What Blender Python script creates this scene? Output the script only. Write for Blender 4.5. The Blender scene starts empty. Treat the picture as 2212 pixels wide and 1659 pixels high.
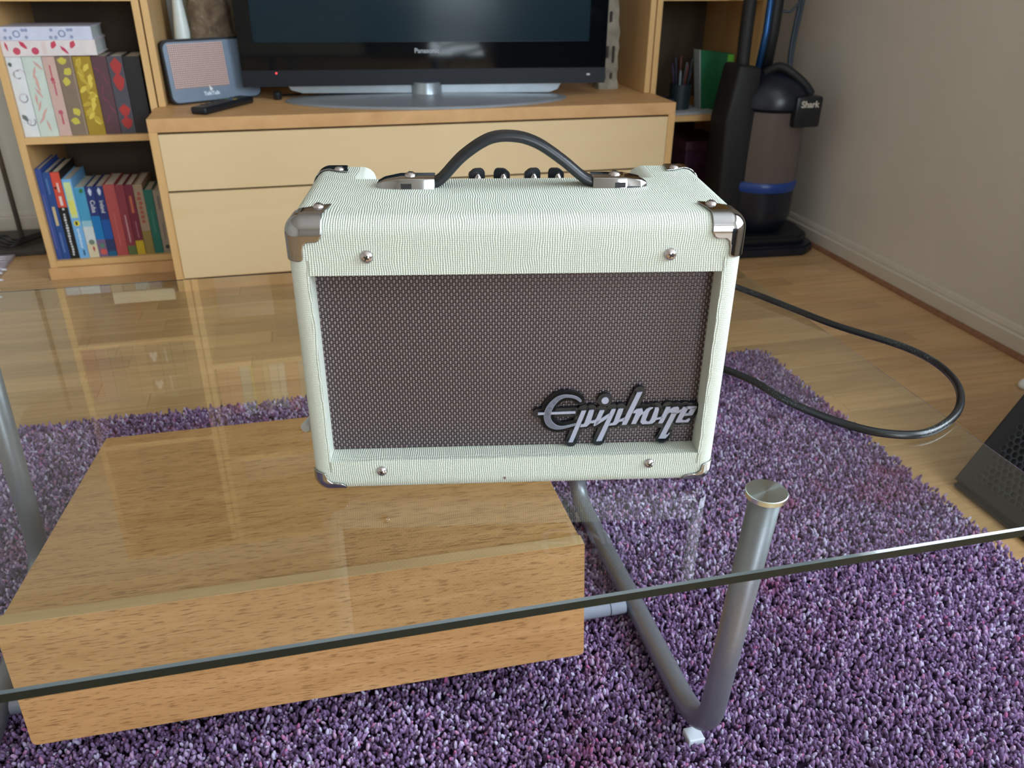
import bpy, bmesh, math, random
from mathutils import Vector, Matrix
random.seed(7)
S = bpy.context.scene
COL = S.collection
PI = math.pi

# ------------------------------------------------------------------ camera, world, light, exposure
CAM = Vector((0.0, 0.0, 0.84444))
F, PITCH, ROLL, YAW = 1761.2575, 0.4813130, 0.0093416, 0.2505066
fwd = Vector((math.sin(YAW)*math.cos(PITCH), math.cos(YAW)*math.cos(PITCH), -math.sin(PITCH)))
rt = Vector((math.cos(YAW), -math.sin(YAW), 0)); up = rt.cross(fwd)
r2 = math.cos(ROLL)*rt + math.sin(ROLL)*up; u2 = -math.sin(ROLL)*rt + math.cos(ROLL)*up
cd = bpy.data.cameras.new('camera'); cam = bpy.data.objects.new('camera', cd); COL.objects.link(cam)
M = Matrix(((r2.x, u2.x, -fwd.x, CAM.x), (r2.y, u2.y, -fwd.y, CAM.y), (r2.z, u2.z, -fwd.z, CAM.z), (0, 0, 0, 1)))
cam.matrix_world = M
cd.sensor_fit = 'HORIZONTAL'; cd.sensor_width = 36.0; cd.lens = F*36/2212
cd.clip_start = 0.02; cd.clip_end = 50
cd.dof.use_dof = True; cd.dof.focus_distance = 0.74; cd.dof.aperture_fstop = 12.0
S.camera = cam
S.view_settings.view_transform = 'Standard'; S.view_settings.look = 'None'
S.view_settings.exposure = 0.12; S.view_settings.gamma = 1.0
S.view_settings.use_curve_mapping = False
w = bpy.data.worlds.new('daylight'); S.world = w; w.use_nodes = True
w.node_tree.nodes['Background'].inputs[0].default_value = (0.72, 0.84, 1.0, 1)
w.node_tree.nodes['Background'].inputs[1].default_value = 1.2

def area(name, loc, rot, sx, sy, power, col):
    l = bpy.data.lights.new(name, 'AREA'); l.shape = 'RECTANGLE'; l.size = sx; l.size_y = sy
    l.energy = power; l.color = col
    o = bpy.data.objects.new(name, l); COL.objects.link(o); o.location = loc; o.rotation_euler = rot
    return o
# daylight through the window in the right wall (rotates -Z to face -X) and through the window behind the camera
area('window_daylight', (1.80, -0.15, 1.46), (0, math.radians(90), 0), 1.3, 1.9, 92, (0.76, 0.89, 1.0))
area('rear_window_daylight', (0.85, -3.12, 1.3), (math.radians(90), 0, 0), 1.3, 1.9, 78, (0.80, 0.91, 1.0))

# ------------------------------------------------------------------ materials
def lin(c):
    c = c/255.0
    return c/12.92 if c <= 0.04045 else ((c+0.055)/1.055)**2.4
def rgb(*c): return (lin(c[0]), lin(c[1]), lin(c[2]), 1)
class NT:
    def __init__(s, name):
        s.m = bpy.data.materials.new(name); s.m.use_nodes = True
        s.t = s.m.node_tree; s.n = s.t.nodes; s.p = s.n['Principled BSDF']; s.out = s.n['Material Output']
    def a(s, typ, **k):
        n = s.n.new(typ)
        for kk, v in k.items(): setattr(n, kk, v)
        return n
    def l(s, a, b): s.t.links.new(a, b)
    def val(s, inp, v):
        if hasattr(v, 'is_output') or isinstance(v, bpy.types.NodeSocket): s.l(v, inp)
        else: inp.default_value = v
    def math(s, op, a, b=0.0, c=None, clamp=False):
        n = s.a('ShaderNodeMath', operation=op, use_clamp=clamp)
        s.val(n.inputs[0], a); s.val(n.inputs[1], b)
        if c is not None: s.val(n.inputs[2], c)
        return n.outputs[0]
    def obj(s): return s.a('ShaderNodeTexCoord').outputs['Object']
    def mapped(s, scale, rot=(0, 0, 0), src=None, loc=(0, 0, 0)):
        mp = s.a('ShaderNodeMapping'); s.l(src or s.obj(), mp.inputs[0])
        mp.inputs['Scale'].default_value = scale; mp.inputs['Rotation'].default_value = rot
        s.val(mp.inputs['Location'], loc)
        return mp.outputs[0]
    def noise(s, vec, scale, detail=3, rough=0.5, dist=0.0):
        n = s.a('ShaderNodeTexNoise'); s.l(vec, n.inputs['Vector'])
        n.inputs['Scale'].default_value = scale; n.inputs['Detail'].default_value = detail
        n.inputs['Roughness'].default_value = rough; n.inputs['Distortion'].default_value = dist
        return n.outputs[0]
    def ramp(s, fac, stops):
        r = s.a('ShaderNodeValToRGB'); s.l(fac, r.inputs[0]); e = r.color_ramp.elements
        while len(e) < len(stops): e.new(0.5)
        for i, (p, c) in enumerate(stops): e[i].position = p; e[i].color = c
        return r.outputs[0]
    def mix(s, f, a, b, blend='MIX'):
        n = s.a('ShaderNodeMix', data_type='RGBA', blend_type=blend)
        s.val(n.inputs[0], f); s.val(n.inputs[6], a); s.val(n.inputs[7], b)
        return n.outputs[2]
    def bump(s, h, strength, dist=0.001):
        b = s.a('ShaderNodeBump'); s.l(h, b.inputs['Height']); b.inputs['Strength'].default_value = strength
        b.inputs['Distance'].default_value = dist; s.l(b.outputs[0], s.p.inputs['Normal'])

def plain(name, col, rough=0.5, metal=0.0, vary=0.06, scale=30, bump=0.0, bdist=0.0005, spec=0.5, coat=0.0):
    t = NT(name); v = t.obj(); n = t.noise(v, scale)
    c2 = tuple(min(1, x*(1-vary)) for x in col[:3])+(1,); c1 = tuple(min(1, x*(1+vary)) for x in col[:3])+(1,)
    t.l(t.ramp(n, [(0.3, c2), (0.7, c1)]), t.p.inputs['Base Color'])
    t.p.inputs['Roughness'].default_value = rough; t.p.inputs['Metallic'].default_value = metal
    t.p.inputs['Specular IOR Level'].default_value = spec
    t.p.inputs['Coat Weight'].default_value = coat
    if bump: t.bump(n, bump, bdist)
    return t.m
def wood(name, c1, c2, stretch=(1.5, 25, 25), scale=2.0, rough=0.4, dark=None, rand=0.0, coat=0.0, spec=0.5):
    t = NT(name); src = t.obj()
    if rand:
        oi = t.a('ShaderNodeObjectInfo')
        add = t.a('ShaderNodeVectorMath', operation='ADD'); t.l(src, add.inputs[0])
        sc = t.a('ShaderNodeVectorMath', operation='SCALE'); sc.inputs[0].default_value = (13, 7, 5); t.l(oi.outputs['Random'], sc.inputs['Scale'])
        t.l(sc.outputs[0], add.inputs[1]); src = add.outputs[0]
    v = t.mapped(stretch, src=src)
    n = t.noise(v, scale, 5, 0.6, 0.6)
    col = t.ramp(n, [(0.3, c1), (0.7, c2)])
    if rand:
        hs = t.a('ShaderNodeHueSaturation'); t.l(col, hs.inputs['Color'])
        t.l(t.math('ADD', t.math('MULTIPLY', oi.outputs['Random'], rand), 1-rand/2), hs.inputs['Value']); col = hs.outputs[0]
    if dark:
        v2 = t.mapped((dark[1], dark[2], dark[2]), src=src)
        n2 = t.noise(v2, 1.0, 2, 0.5)
        col = t.mix(t.math('MULTIPLY', t.ramp(n2, [(0.54, (0, 0, 0, 1)), (0.64, (1, 1, 1, 1))]), dark[3]), col, dark[0])
        t.bump(n2, 0.15, 0.0003)
    t.l(col, t.p.inputs['Base Color']); t.p.inputs['Roughness'].default_value = rough
    t.p.inputs['Coat Weight'].default_value = coat; t.p.inputs['Specular IOR Level'].default_value = spec
    return t.m

MT = {}
MT['wall'] = plain('wall_paint', rgb(212, 205, 195), 0.85, vary=0.04, scale=3, bump=0.05)
MT['wall_far'] = plain('wall_paint_far', rgb(214, 210, 200), 0.9, vary=0.03, scale=3)
MT['ceil'] = plain('ceiling_paint', rgb(225, 222, 215), 0.9)
MT['trim'] = plain('skirting_gloss_paint', rgb(205, 196, 184), 0.45, vary=0.03, scale=9)
MT['plank'] = wood('parquet_lacquer', rgb(178, 140, 96), rgb(206, 168, 120), (3, 40, 40), 1.5, 0.33, rand=0.28, coat=0.15)
MT['plank_base'] = wood('subfloor', rgb(120, 76, 40), rgb(150, 98, 55), rough=0.6)
MT['bead'] = wood('floor_bead', rgb(120, 82, 58), rgb(150, 106, 78), rough=0.5)
MT['beech'] = wood('beech_veneer', rgb(214, 170, 112), rgb(226, 186, 128), (1.2, 8, 8), 3.0, 0.42, rand=0.04)
MT['beech_v'] = wood('beech_veneer_upright', rgb(214, 170, 112), rgb(226, 186, 128), (8, 8, 1.2), 3.0, 0.42)
MT['beech_edge'] = wood('beech_edge_band', rgb(204, 156, 104), rgb(222, 176, 122), (3, 5, 5), 3.0, 0.5)
MT['drawer'] = wood('pale_drawer_laminate', rgb(226, 198, 152), rgb(232, 206, 162), (1.0, 4, 4), 2.0, 0.5)
MT['backboard'] = plain('dark_brown_backboard', rgb(92, 76, 60), 0.8)  # even dark brown for back panels and cabinet carcass
MT['oak'] = wood('oak_veneer', rgb(180, 132, 82), rgb(200, 152, 102), (2.2, 30, 30), 2.0, 0.42, dark=(rgb(126, 84, 46), 55, 520, 0.62), spec=0.4)
MT['oak_edge'] = wood('oak_edge_band', rgb(186, 148, 104), rgb(206, 170, 124), (2, 30, 30), 2.2, 0.5)
MT['black_gloss'] = plain('black_gloss_plastic', rgb(8, 11, 15), 0.06, vary=0.1, spec=0.3)
MT['black_satin'] = plain('black_satin_plastic', rgb(22, 26, 32), 0.35)
MT['black_matte'] = plain('black_matte_plastic', rgb(17, 19, 23), 0.6)
MT['tv_strip'] = plain('dark_blue_grey_plastic', rgb(24, 29, 38), 0.45, spec=0.3)
MT['screen'] = plain('plasma_screen_glass', rgb(24, 42, 52), 0.16, vary=0.03, spec=0.2)
MT['silver'] = plain('silver_painted_plastic', rgb(168, 178, 186), 0.3, metal=0.6)
MT['silver_dk'] = plain('silver_grey_plastic', rgb(150, 156, 164), 0.42, metal=0.25)
MT['chrome'] = plain('nickel_chrome', rgb(168, 168, 170), 0.09, metal=1.0, vary=0.05, scale=60, bump=0.05, bdist=0.0004)
MT['screw'] = plain('bright_screw_metal', rgb(190, 182, 182), 0.22, metal=1.0)
MT['slot'] = plain('screw_slot_dark', rgb(25, 22, 24), 0.5)
MT['tube'] = plain('grey_satin_metal_paint', rgb(128, 130, 138), 0.38, metal=0.55, vary=0.05, scale=200, bump=0.1, bdist=0.0002)
MT['tube_lt'] = plain('pale_silver_paint', rgb(150, 154, 168), 0.4, metal=0.3)
MT['foot'] = plain('white_plastic_foot', rgb(206, 212, 222), 0.4)
MT['strap'] = plain('black_vinyl_strap', rgb(24, 27, 32), 0.34, scale=120, bump=0.12)
MT['rubber'] = plain('black_cable_rubber', rgb(18, 20, 24), 0.3, vary=0.1)
MT['white'] = plain('white_print', rgb(232, 232, 232), 0.6)
MT['paper'] = plain('paper_pages', rgb(214, 204, 186), 0.85, vary=0.08, scale=200)
MT['plaque'] = plain('black_logo_plaque', rgb(14, 20, 28), 0.3, scale=400, vary=0.4)
MT['letter'] = plain('silver_logo_lettering', rgb(158, 162, 182), 0.4, metal=0.1)
MT['navy'] = plain('navy_plastic', rgb(14, 22, 36), 0.3)
MT['blue_metal'] = plain('blue_anodised_tube', rgb(36, 84, 140), 0.25, metal=0.6)
MT['blue_band'] = plain('royal_blue_plastic', rgb(24, 62, 138), 0.3)
MT['green'] = plain('green_cover', rgb(30, 104, 66), 0.5)
MT['lime'] = plain('lime_spine', rgb(120, 200, 70), 0.5)
MT['ceramic'] = plain('white_ceramic', rgb(226, 232, 228), 0.3)
MT['stone'] = plain('grey_carved_wood', rgb(150, 142, 128), 0.8, vary=0.35, scale=25, bump=0.5, bdist=0.004)
MT['tassel'] = plain('white_cotton', rgb(228, 226, 236), 0.9)
MT['lampmetal'] = plain('dark_grey_metal', rgb(118, 110, 98), 0.5, metal=0.3)
MT['red_led'] = NT('red_led').m
e = MT['red_led'].node_tree.nodes['Principled BSDF']; e.inputs['Base Color'].default_value = (0.8, 0.02, 0.03, 1)
e.inputs['Emission Color'].default_value = (1, 0.05, 0.06, 1); e.inputs['Emission Strength'].default_value = 3

def tolex(name, side):
    t = NT(name); co = t.obj()
    sep = t.a('ShaderNodeSeparateXYZ'); t.l(co, sep.inputs[0])
    nz = t.noise(co, 42, 2, 0.5); nz2 = t.noise(t.mapped((1, 1, 1), loc=(3, 5, 7)), 260, 2, 0.5)
    wob = t.math('ADD', t.math('MULTIPLY', t.math('SUBTRACT', nz, 0.5), 0.0050), t.math('MULTIPLY', t.math('SUBTRACT', nz2, 0.5), 0.0008))
    if side:
        a = t.math('ADD', t.math('ABSOLUTE', sep.outputs['X']), sep.outputs['Y'])
        a = t.math('ADD', a, t.math('MULTIPLY', wob, 0.25))
        u = t.math('MULTIPLY', a, 2*PI/0.0019); v = t.math('MULTIPLY', sep.outputs['Z'], 2*PI/0.0029)
        h = t.math('MULTIPLY', t.math('SINE', t.math('ADD', u, v)), t.math('SINE', t.math('SUBTRACT', u, v)))
        h = t.math('ADD', t.math('MULTIPLY', h, 0.5), 0.5)
    else:
        a = t.math('ADD', sep.outputs['X'], wob)
        s1 = t.math('SINE', t.math('MULTIPLY', a, 2*PI/0.0017))
        yz = t.math('ADD', sep.outputs['Z'], t.math('MULTIPLY', sep.outputs['Y'], 0.35))
        s2 = t.math('SINE', t.math('MULTIPLY', t.math('ADD', yz, t.math('MULTIPLY', wob, 0.6)), 2*PI/0.0014))
        frontness = t.math('ADD', t.math('MULTIPLY', t.math('LESS_THAN', sep.outputs['Y'], 0.007), 0.16), 0.04)
        h = t.math('ADD', t.math('MULTIPLY', s1, 0.38), t.math('MULTIPLY', s2, frontness)); h = t.math('ADD', h, 0.5)
    col = t.ramp(h, [(0.0, rgb(168, 176, 162)), (0.35, rgb(206, 212, 200)), (1.0, rgb(214, 219, 208))])
    big = t.noise(co, 9, 2)
    col = t.mix(t.math('MULTIPLY', big, 0.12), col, rgb(205, 205, 180))
    t.l(col, t.p.inputs['Base Color']); t.p.inputs['Roughness'].default_value = 0.42
    t.bump(h, 0.45 if side else 0.8, 0.0008)
    return t.m
MT['tolex'] = tolex('cream_textured_vinyl', False)
MT['tolex_side'] = tolex('cream_textured_vinyl_side', True)

def grille():
    t = NT('basket_weave_grille_cloth'); sep = t.a('ShaderNodeSeparateXYZ'); t.l(t.obj(), sep.inputs[0])
    u = t.math('DIVIDE', t.math('ADD', sep.outputs['X'], 10), 0.00212)
    shear = t.math('ADD', sep.outputs['Z'], t.math('MULTIPLY', sep.outputs['X'], 0.0))
    v = t.math('DIVIDE', t.math('ADD', shear, 10), 0.00272)
    fu = t.math('FRACT', u); fv = t.math('FRACT', v)
    par = t.math('MODULO', t.math('ADD', t.math('FLOOR', u), t.math('FLOOR', v)), 2.0)
    du = t.math('ABSOLUTE', t.math('SUBTRACT', fu, 0.5)); dv = t.math('ABSOLUTE', t.math('SUBTRACT', fv, 0.5))
    vert = t.math('MULTIPLY', t.math('LESS_THAN', du, 0.29), t.math('LESS_THAN', dv, 0.47))
    hor = t.math('MULTIPLY', t.math('LESS_THAN', dv, 0.27), 1.0)
    vh = t.math('SUBTRACT', 1.0, t.math('MULTIPLY', t.math('MULTIPLY', du, du), 8)); hh = t.math('SUBTRACT', 0.7, t.math('MULTIPLY', t.math('MULTIPLY', dv, dv), 7))
    isv = t.math('MULTIPLY', vert, par); ish = t.math('MULTIPLY', hor, t.math('SUBTRACT', 1.0, par))
    c = t.mix(isv, rgb(10, 8, 11), rgb(146, 134, 136)); c = t.mix(ish, c, rgb(76, 66, 70))
    n = t.noise(t.obj(), 14, 2)
    c = t.mix(t.math('MULTIPLY', n, 0.25), c, rgb(90, 60, 62), 'MIX')
    h = t.math('ADD', t.math('MULTIPLY', isv, vh), t.math('MULTIPLY', ish, hh))
    t.l(c, t.p.inputs['Base Color']); t.p.inputs['Roughness'].default_value = 0.36
    t.bump(h, 0.8, 0.0008)
    return t.m
MT['grille'] = grille()

def glass_top():
    # clear pane: Schlick reflectance on the upper surface, the rest passes straight through with a faint tint
    t = NT('clear_glass_pane'); t.n.remove(t.p)
    g = t.a('ShaderNodeNewGeometry')
    d = t.a('ShaderNodeVectorMath', operation='DOT_PRODUCT'); t.l(g.outputs['Normal'], d.inputs[0]); t.l(g.outputs['Incoming'], d.inputs[1])
    c = t.math('ABSOLUTE', d.outputs['Value']); om = t.math('SUBTRACT', 1.0, c)
    p5 = t.math('POWER', om, 5.0)
    fr = t.math('ADD', t.math('MULTIPLY', p5, 0.9), 0.042)
    fr = t.math('MULTIPLY', fr, 1.7, clamp=True)
    gl = t.a('ShaderNodeBsdfGlossy'); gl.inputs['Roughness'].default_value = 0.003; gl.inputs['Color'].default_value = (0.97, 1, 0.98, 1)
    tr = t.a('ShaderNodeBsdfTransparent'); tr.inputs[0].default_value = (0.93, 0.965, 0.94, 1)
    mx = t.a('ShaderNodeMixShader'); t.l(fr, mx.inputs[0]); t.l(tr.outputs[0], mx.inputs[1]); t.l(gl.outputs[0], mx.inputs[2])
    t.l(mx.outputs[0], t.out.inputs[0]); return t.m
def glass_bottom():
    t = NT('clear_glass_underside'); t.n.remove(t.p)
    tr = t.a('ShaderNodeBsdfTransparent'); tr.inputs[0].default_value = (0.99, 1, 0.99, 1)
    t.l(tr.outputs[0], t.out.inputs[0]); return t.m
MT['glass_top'] = glass_top(); MT['glass_bottom'] = glass_bottom()
def glass_edge(name, col, rough, coat):
    t = NT(name); t.p.inputs['Base Color'].default_value = col; t.p.inputs['Roughness'].default_value = rough; t.p.inputs['Specular IOR Level'].default_value = 0.3
    t.p.inputs['Coat Weight'].default_value = coat
    g = t.a('ShaderNodeNewGeometry'); tr = t.a('ShaderNodeBsdfTransparent'); tr.inputs[0].default_value = (0.95, 0.985, 0.965, 1)
    mx = t.a('ShaderNodeMixShader'); t.l(g.outputs['Backfacing'], mx.inputs[0]); t.l(t.p.outputs[0], mx.inputs[1]); t.l(tr.outputs[0], mx.inputs[2])
    t.l(mx.outputs[0], t.out.inputs[0]); return t.m
MT['glass_edge'] = glass_edge('green_glass_edge', rgb(8, 24, 22), 0.25, 0.0)
MT['glass_bevel'] = glass_edge('polished_glass_arris', rgb(26, 50, 48), 0.08, 1.0)
MT['glass_arris_top'] = plain('polished_upper_arris', rgb(70, 80, 84), 0.08, vary=0.3, scale=5, coat=1.0)

def disc_mat():
    t = NT('spun_steel_disc'); t.p.inputs['Metallic'].default_value = 1.0; t.p.inputs['Roughness'].default_value = 0.22
    t.p.inputs['Anisotropic'].default_value = 0.95
    t.p.inputs['Base Color'].default_value = rgb(214, 222, 226)
    tg = t.a('ShaderNodeTangent', direction_type='RADIAL', axis='Z'); t.l(tg.outputs[0], t.p.inputs['Tangent'])
    return t.m
MT['disc'] = disc_mat()

def rug_mat():
    t = NT('heather_purple_yarn'); oi = t.a('ShaderNodeObjectInfo')
    base = t.ramp(oi.outputs['Random'], [(0.0, rgb(58, 34, 68)), (0.25, rgb(106, 76, 120)), (0.5, rgb(132, 104, 152)), (0.72, rgb(166, 128, 174)), (0.9, rgb(204, 198, 228)), (1.0, rgb(180, 86, 144))])
    pos = t.a('ShaderNodeNewGeometry').outputs['Position']
    n = t.noise(pos, 5.5, 3, 0.6)
    c = t.mix(t.math('MULTIPLY', t.ramp(n, [(0.60, (0, 0, 0, 1)), (0.72, (1, 1, 1, 1))]), 0.6), base, rgb(142, 36, 84))
    n2 = t.noise(pos, 2.3, 2, 0.5)
    c = t.mix(t.math('MULTIPLY', t.ramp(n2, [(0.35, (1, 1, 1, 1)), (0.6, (0, 0, 0, 1))]), 0.35), c, rgb(80, 44, 84))
    t.l(c, t.p.inputs['Base Color']); t.p.inputs['Roughness'].default_value = 0.75
    t.p.inputs['Sheen Weight'].default_value = 0.1
    return t.m
MT['rug'] = rug_mat()
MT['rug_back'] = plain('rug_backing', rgb(48, 28, 56), 0.95)

def dots():
    t = NT('perforated_copper_dots'); sep = t.a('ShaderNodeSeparateXYZ'); t.l(t.obj(), sep.inputs[0])
    p = 0.0055
    u = t.math('FRACT', t.math('DIVIDE', t.math('ADD', sep.outputs['X'], 5), p)); v = t.math('FRACT', t.math('DIVIDE', t.math('ADD', sep.outputs['Z'], 5), p))
    du = t.math('SUBTRACT', u, 0.5); dv = t.math('SUBTRACT', v, 0.5)
    r = t.math('SQRT', t.math('ADD', t.math('MULTIPLY', du, du), t.math('MULTIPLY', dv, dv)))
    m = t.math('LESS_THAN', r, 0.36)
    t.l(t.mix(m, rgb(120, 106, 110), rgb(232, 192, 178)), t.p.inputs['Base Color'])
    t.p.inputs['Roughness'].default_value = 0.4
    return t.m
MT['dots'] = dots()
def clear_cup():
    t = NT('smoky_clear_plastic'); t.n.remove(t.p)
    d = t.a('ShaderNodeBsdfTransparent'); d.inputs[0].default_value = (0.62, 0.56, 0.54, 1)
    g = t.a('ShaderNodeBsdfPrincipled'); g.inputs['Base Color'].default_value = rgb(130, 116, 110); g.inputs['Roughness'].default_value = 0.2
    mx = t.a('ShaderNodeMixShader'); mx.inputs[0].default_value = 0.55; t.l(d.outputs[0], mx.inputs[1]); t.l(g.outputs[0], mx.inputs[2])
    t.l(mx.outputs[0], t.out.inputs[0]); return t.m
MT['cup'] = clear_cup()
_cm = {}
def colour(c, rough=0.5):
    k = tuple(c)+(rough,)
    if k not in _cm: _cm[k] = plain('printed_card_%d_%d_%d' % tuple(c), rgb(*c), rough, vary=0.05, scale=40)
    return _cm[k]

# ------------------------------------------------------------------ mesh helpers
def V(*a): return Vector(a)
def bx(bm, a, b, mat=0, bevel=0.0, seg=2):
    r = bmesh.ops.create_cube(bm, size=1.0); vs = r['verts']
    sz = V(b[0]-a[0], b[1]-a[1], b[2]-a[2]); c = (V(*a)+V(*b))/2
    for v in vs: v.co = V(v.co.x*sz.x, v.co.y*sz.y, v.co.z*sz.z)+c
    fs = set(f for v in vs for f in v.link_faces)
    if bevel:
        es = list(set(e for v in vs for e in v.link_edges))
        g = bmesh.ops.bevel(bm, geom=es, offset=bevel, segments=seg, profile=0.5, affect='EDGES')
        fs |= set(g['faces'])
    for f in fs:
        if f.is_valid: f.material_index = mat
    return vs
def frame(d):
    d = d.normalized(); h = V(0, 0, 1) if abs(d.z) < 0.9 else V(1, 0, 0)
    x = d.cross(h).normalized(); return x, x.cross(d).normalized()
def tube(bm, pts, rad, n=14, mat=0, caps=True, flat=None):
    pts = [Vector(p) for p in pts]; R = rad if isinstance(rad, (list, tuple)) else [rad]*len(pts)
    rings = []; x = None
    for i, p in enumerate(pts):
        d = (pts[min(i+1, len(pts)-1)]-pts[max(i-1, 0)]).normalized()
        if x is None: x, y = frame(d)
        else:
            x = (x-d*x.dot(d)).normalized(); y = x.cross(d).normalized()
        ring = []
        for k in range(n):
            a = 2*PI*k/n
            fx, fy = (1, 1) if not flat else flat
            ring.append(bm.verts.new(p+x*math.cos(a)*R[i]*fx+y*math.sin(a)*R[i]*fy))
        rings.append(ring)
    for i in range(len(rings)-1):
        for k in range(n):
            f = bm.faces.new((rings[i][k], rings[i][(k+1) % n], rings[i+1][(k+1) % n], rings[i+1][k])); f.material_index = mat; f.smooth = True
    if caps:
        bm.faces.new(rings[0][::-1]).material_index = mat; bm.faces.new(rings[-1]).material_index = mat
def lathe(bm, prof, c=(0, 0, 0), n=24, mat=0, axis='Z'):
    rings = []; c = V(*c)
    for r, z in prof:
        ring = []
        for k in range(n):
            a = 2*PI*k/n; p = (r*math.cos(a), r*math.sin(a), z)
            if axis == 'Y': p = (p[0], -p[2], p[1])
            ring.append(bm.verts.new(c+V(*p)))
        rings.append(ring)
    for i in range(len(rings)-1):
        for k in range(n):
            f = bm.faces.new((rings[i][k], rings[i][(k+1) % n], rings[i+1][(k+1) % n], rings[i+1][k])); f.material_index = mat; f.smooth = True
    for ring, fl in ((rings[0], True), (rings[-1], False)):
        try: bm.faces.new(ring[::-1] if fl else ring).material_index = mat
        except ValueError: pass
def prism(bm, poly, y0, y1, mat=0, plane='XZ'):
    def P(a, b, y): return V(a, y, b) if plane == 'XZ' else (V(a, b, y) if plane == 'XY' else V(y, a, b))
    A = [bm.verts.new(P(a, b, y0)) for a, b in poly]; B = [bm.verts.new(P(a, b, y1)) for a, b in poly]; n = len(poly)
    bm.faces.new(A).material_index = mat; bm.faces.new(B[::-1]).material_index = mat
    for i in range(n): bm.faces.new((A[i], B[i], B[(i+1) % n], A[(i+1) % n])).material_index = mat
def smooth_path(pts, n=8):
    pts = [Vector(p) for p in pts]; out = []
    for i in range(len(pts)-1):
        p0 = pts[max(i-1, 0)]; p1 = pts[i]; p2 = pts[i+1]; p3 = pts[min(i+2, len(pts)-1)]
        for k in range(n):
            t = k/n
            out.append(0.5*((2*p1)+(p2-p0)*t+(2*p0-5*p1+4*p2-p3)*t*t+(3*p1-p0-3*p2+p3)*t**3))
    out.append(pts[-1]); return out
def fillet(pts, rads, n=8):
    out = [Vector(pts[0])]
    for i in range(1, len(pts)-1):
        p = Vector(pts[i]); a = (Vector(pts[i-1])-p).normalized(); b = (Vector(pts[i+1])-p).normalized(); r = rads
        A = p+a*r; B = p+b*r
        for k in range(n+1):
            t = k/n; out.append(A*(1-t)**2+p*2*t*(1-t)+B*t*t)
    out.append(Vector(pts[-1])); return out
def mk(name, bm, mats, parent=None, smooth=None, label=None, kind=None):
    me = bpy.data.meshes.new(name)
    bmesh.ops.recalc_face_normals(bm, faces=bm.faces)
    bm.to_mesh(me); bm.free()
    for m in (mats if isinstance(mats, (list, tuple)) else [mats]): me.materials.append(m)
    o = bpy.data.objects.new(name, me); COL.objects.link(o)
    if parent: o.parent = parent
    if smooth is not None:
        for p in me.polygons: p.use_smooth = True
        me.set_sharp_from_angle(angle=smooth)
    if label: o['label'] = label
    if kind: o['kind'] = kind
    return o
def box(name, a, b, mat, parent=None, bevel=0.0, **k):
    bm = bmesh.new(); bx(bm, a, b, 0, bevel); return mk(name, bm, mat, parent, **k)
def thing(name, label, cat, loc=(0, 0, 0), rz=0.0, group=None):
    o = bpy.data.objects.new(name, None); COL.objects.link(o); o.location = loc; o.rotation_euler = (0, 0, rz)
    o.empty_display_size = 0.05; o['label'] = label; o['category'] = cat
    if group: o['group'] = group
    return o
def tag(o, label, cat, group=None):
    o['label'] = label; o['category'] = cat
    if group: o['group'] = group
    return o
def structure(o): o['kind'] = 'structure'; return o
def text(name, s, size, mat, parent, loc, rot, extrude=0.0003, sx=1.0, shear=0.0, bold=0.0):
    cu = bpy.data.curves.new('txt', 'FONT'); cu.body = s; cu.size = size; cu.align_x = 'CENTER'; cu.align_y = 'CENTER'
    cu.extrude = extrude; cu.shear = shear; cu.offset = bold
    t = bpy.data.objects.new('txt', cu); COL.objects.link(t)
    dg = bpy.context.evaluated_depsgraph_get(); me = bpy.data.meshes.new_from_object(t.evaluated_get(dg))
    bpy.data.objects.remove(t); me.name = name; me.materials.clear(); me.materials.append(mat)
    o = bpy.data.objects.new(name, me); COL.objects.link(o); o.parent = parent; o.location = loc; o.rotation_euler = rot; o.scale = (sx, 1, 1)
    return o

# ------------------------------------------------------------------ the room
XW, YB, YR, XL, HC = 1.634, 3.05, -2.95, -2.6, 2.45
fl = structure(box('floor', (XL-0.1, YR-0.1, -0.06), (XW+0.1, YB+0.1, -0.0055), MT['plank_base']))
# parquet strips: every strip is a piece of the floor
pm = []
row = 0; y = 0.86; pitch = 0.0705; nplank = 0
lens = [0.36, 0.48, 0.6]
plank_meshes = {}
def plank_mesh(L):
    L = round(L, 3)
    if L not in plank_meshes:
        bm = bmesh.new(); vs = bx(bm, (0.0003, 0.0003, -0.006), (L-0.0003, pitch-0.0003, 0.0))
        es = [e for e in bm.edges if e.verts[0].co.z > -0.001 and e.verts[1].co.z > -0.001]
        bmesh.ops.bevel(bm, geom=es, offset=0.0005, segments=1, affect='EDGES')
        me = bpy.data.meshes.new('floor_plank'); bm.to_mesh(me); bm.free(); me.materials.append(MT['plank']); plank_meshes[L] = me
    return plank_meshes[L]
while y < YB:
    x = -1.32-random.random()*0.35
    while x < XW:
        L = random.choice(lens)
        if x+L > XW: L = XW-x
        if L > 0.02:
            o = bpy.data.objects.new('floor_plank', plank_mesh(L)); COL.objects.link(o); o.parent = fl; o.location = (x, y, 0); nplank += 1
        x += L
    y += pitch
# the rest of the parquet outside the photographed part, joined
bm = bmesh.new(); bx(bm, (XL, YR, -0.006), (XW, 0.8598, 0)); bx(bm, (XL, 0.8602, -0.006), (-1.68, YB, 0))
mk('floor_planks_beyond', bm, MT['plank'], fl, kind='stuff')

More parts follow.
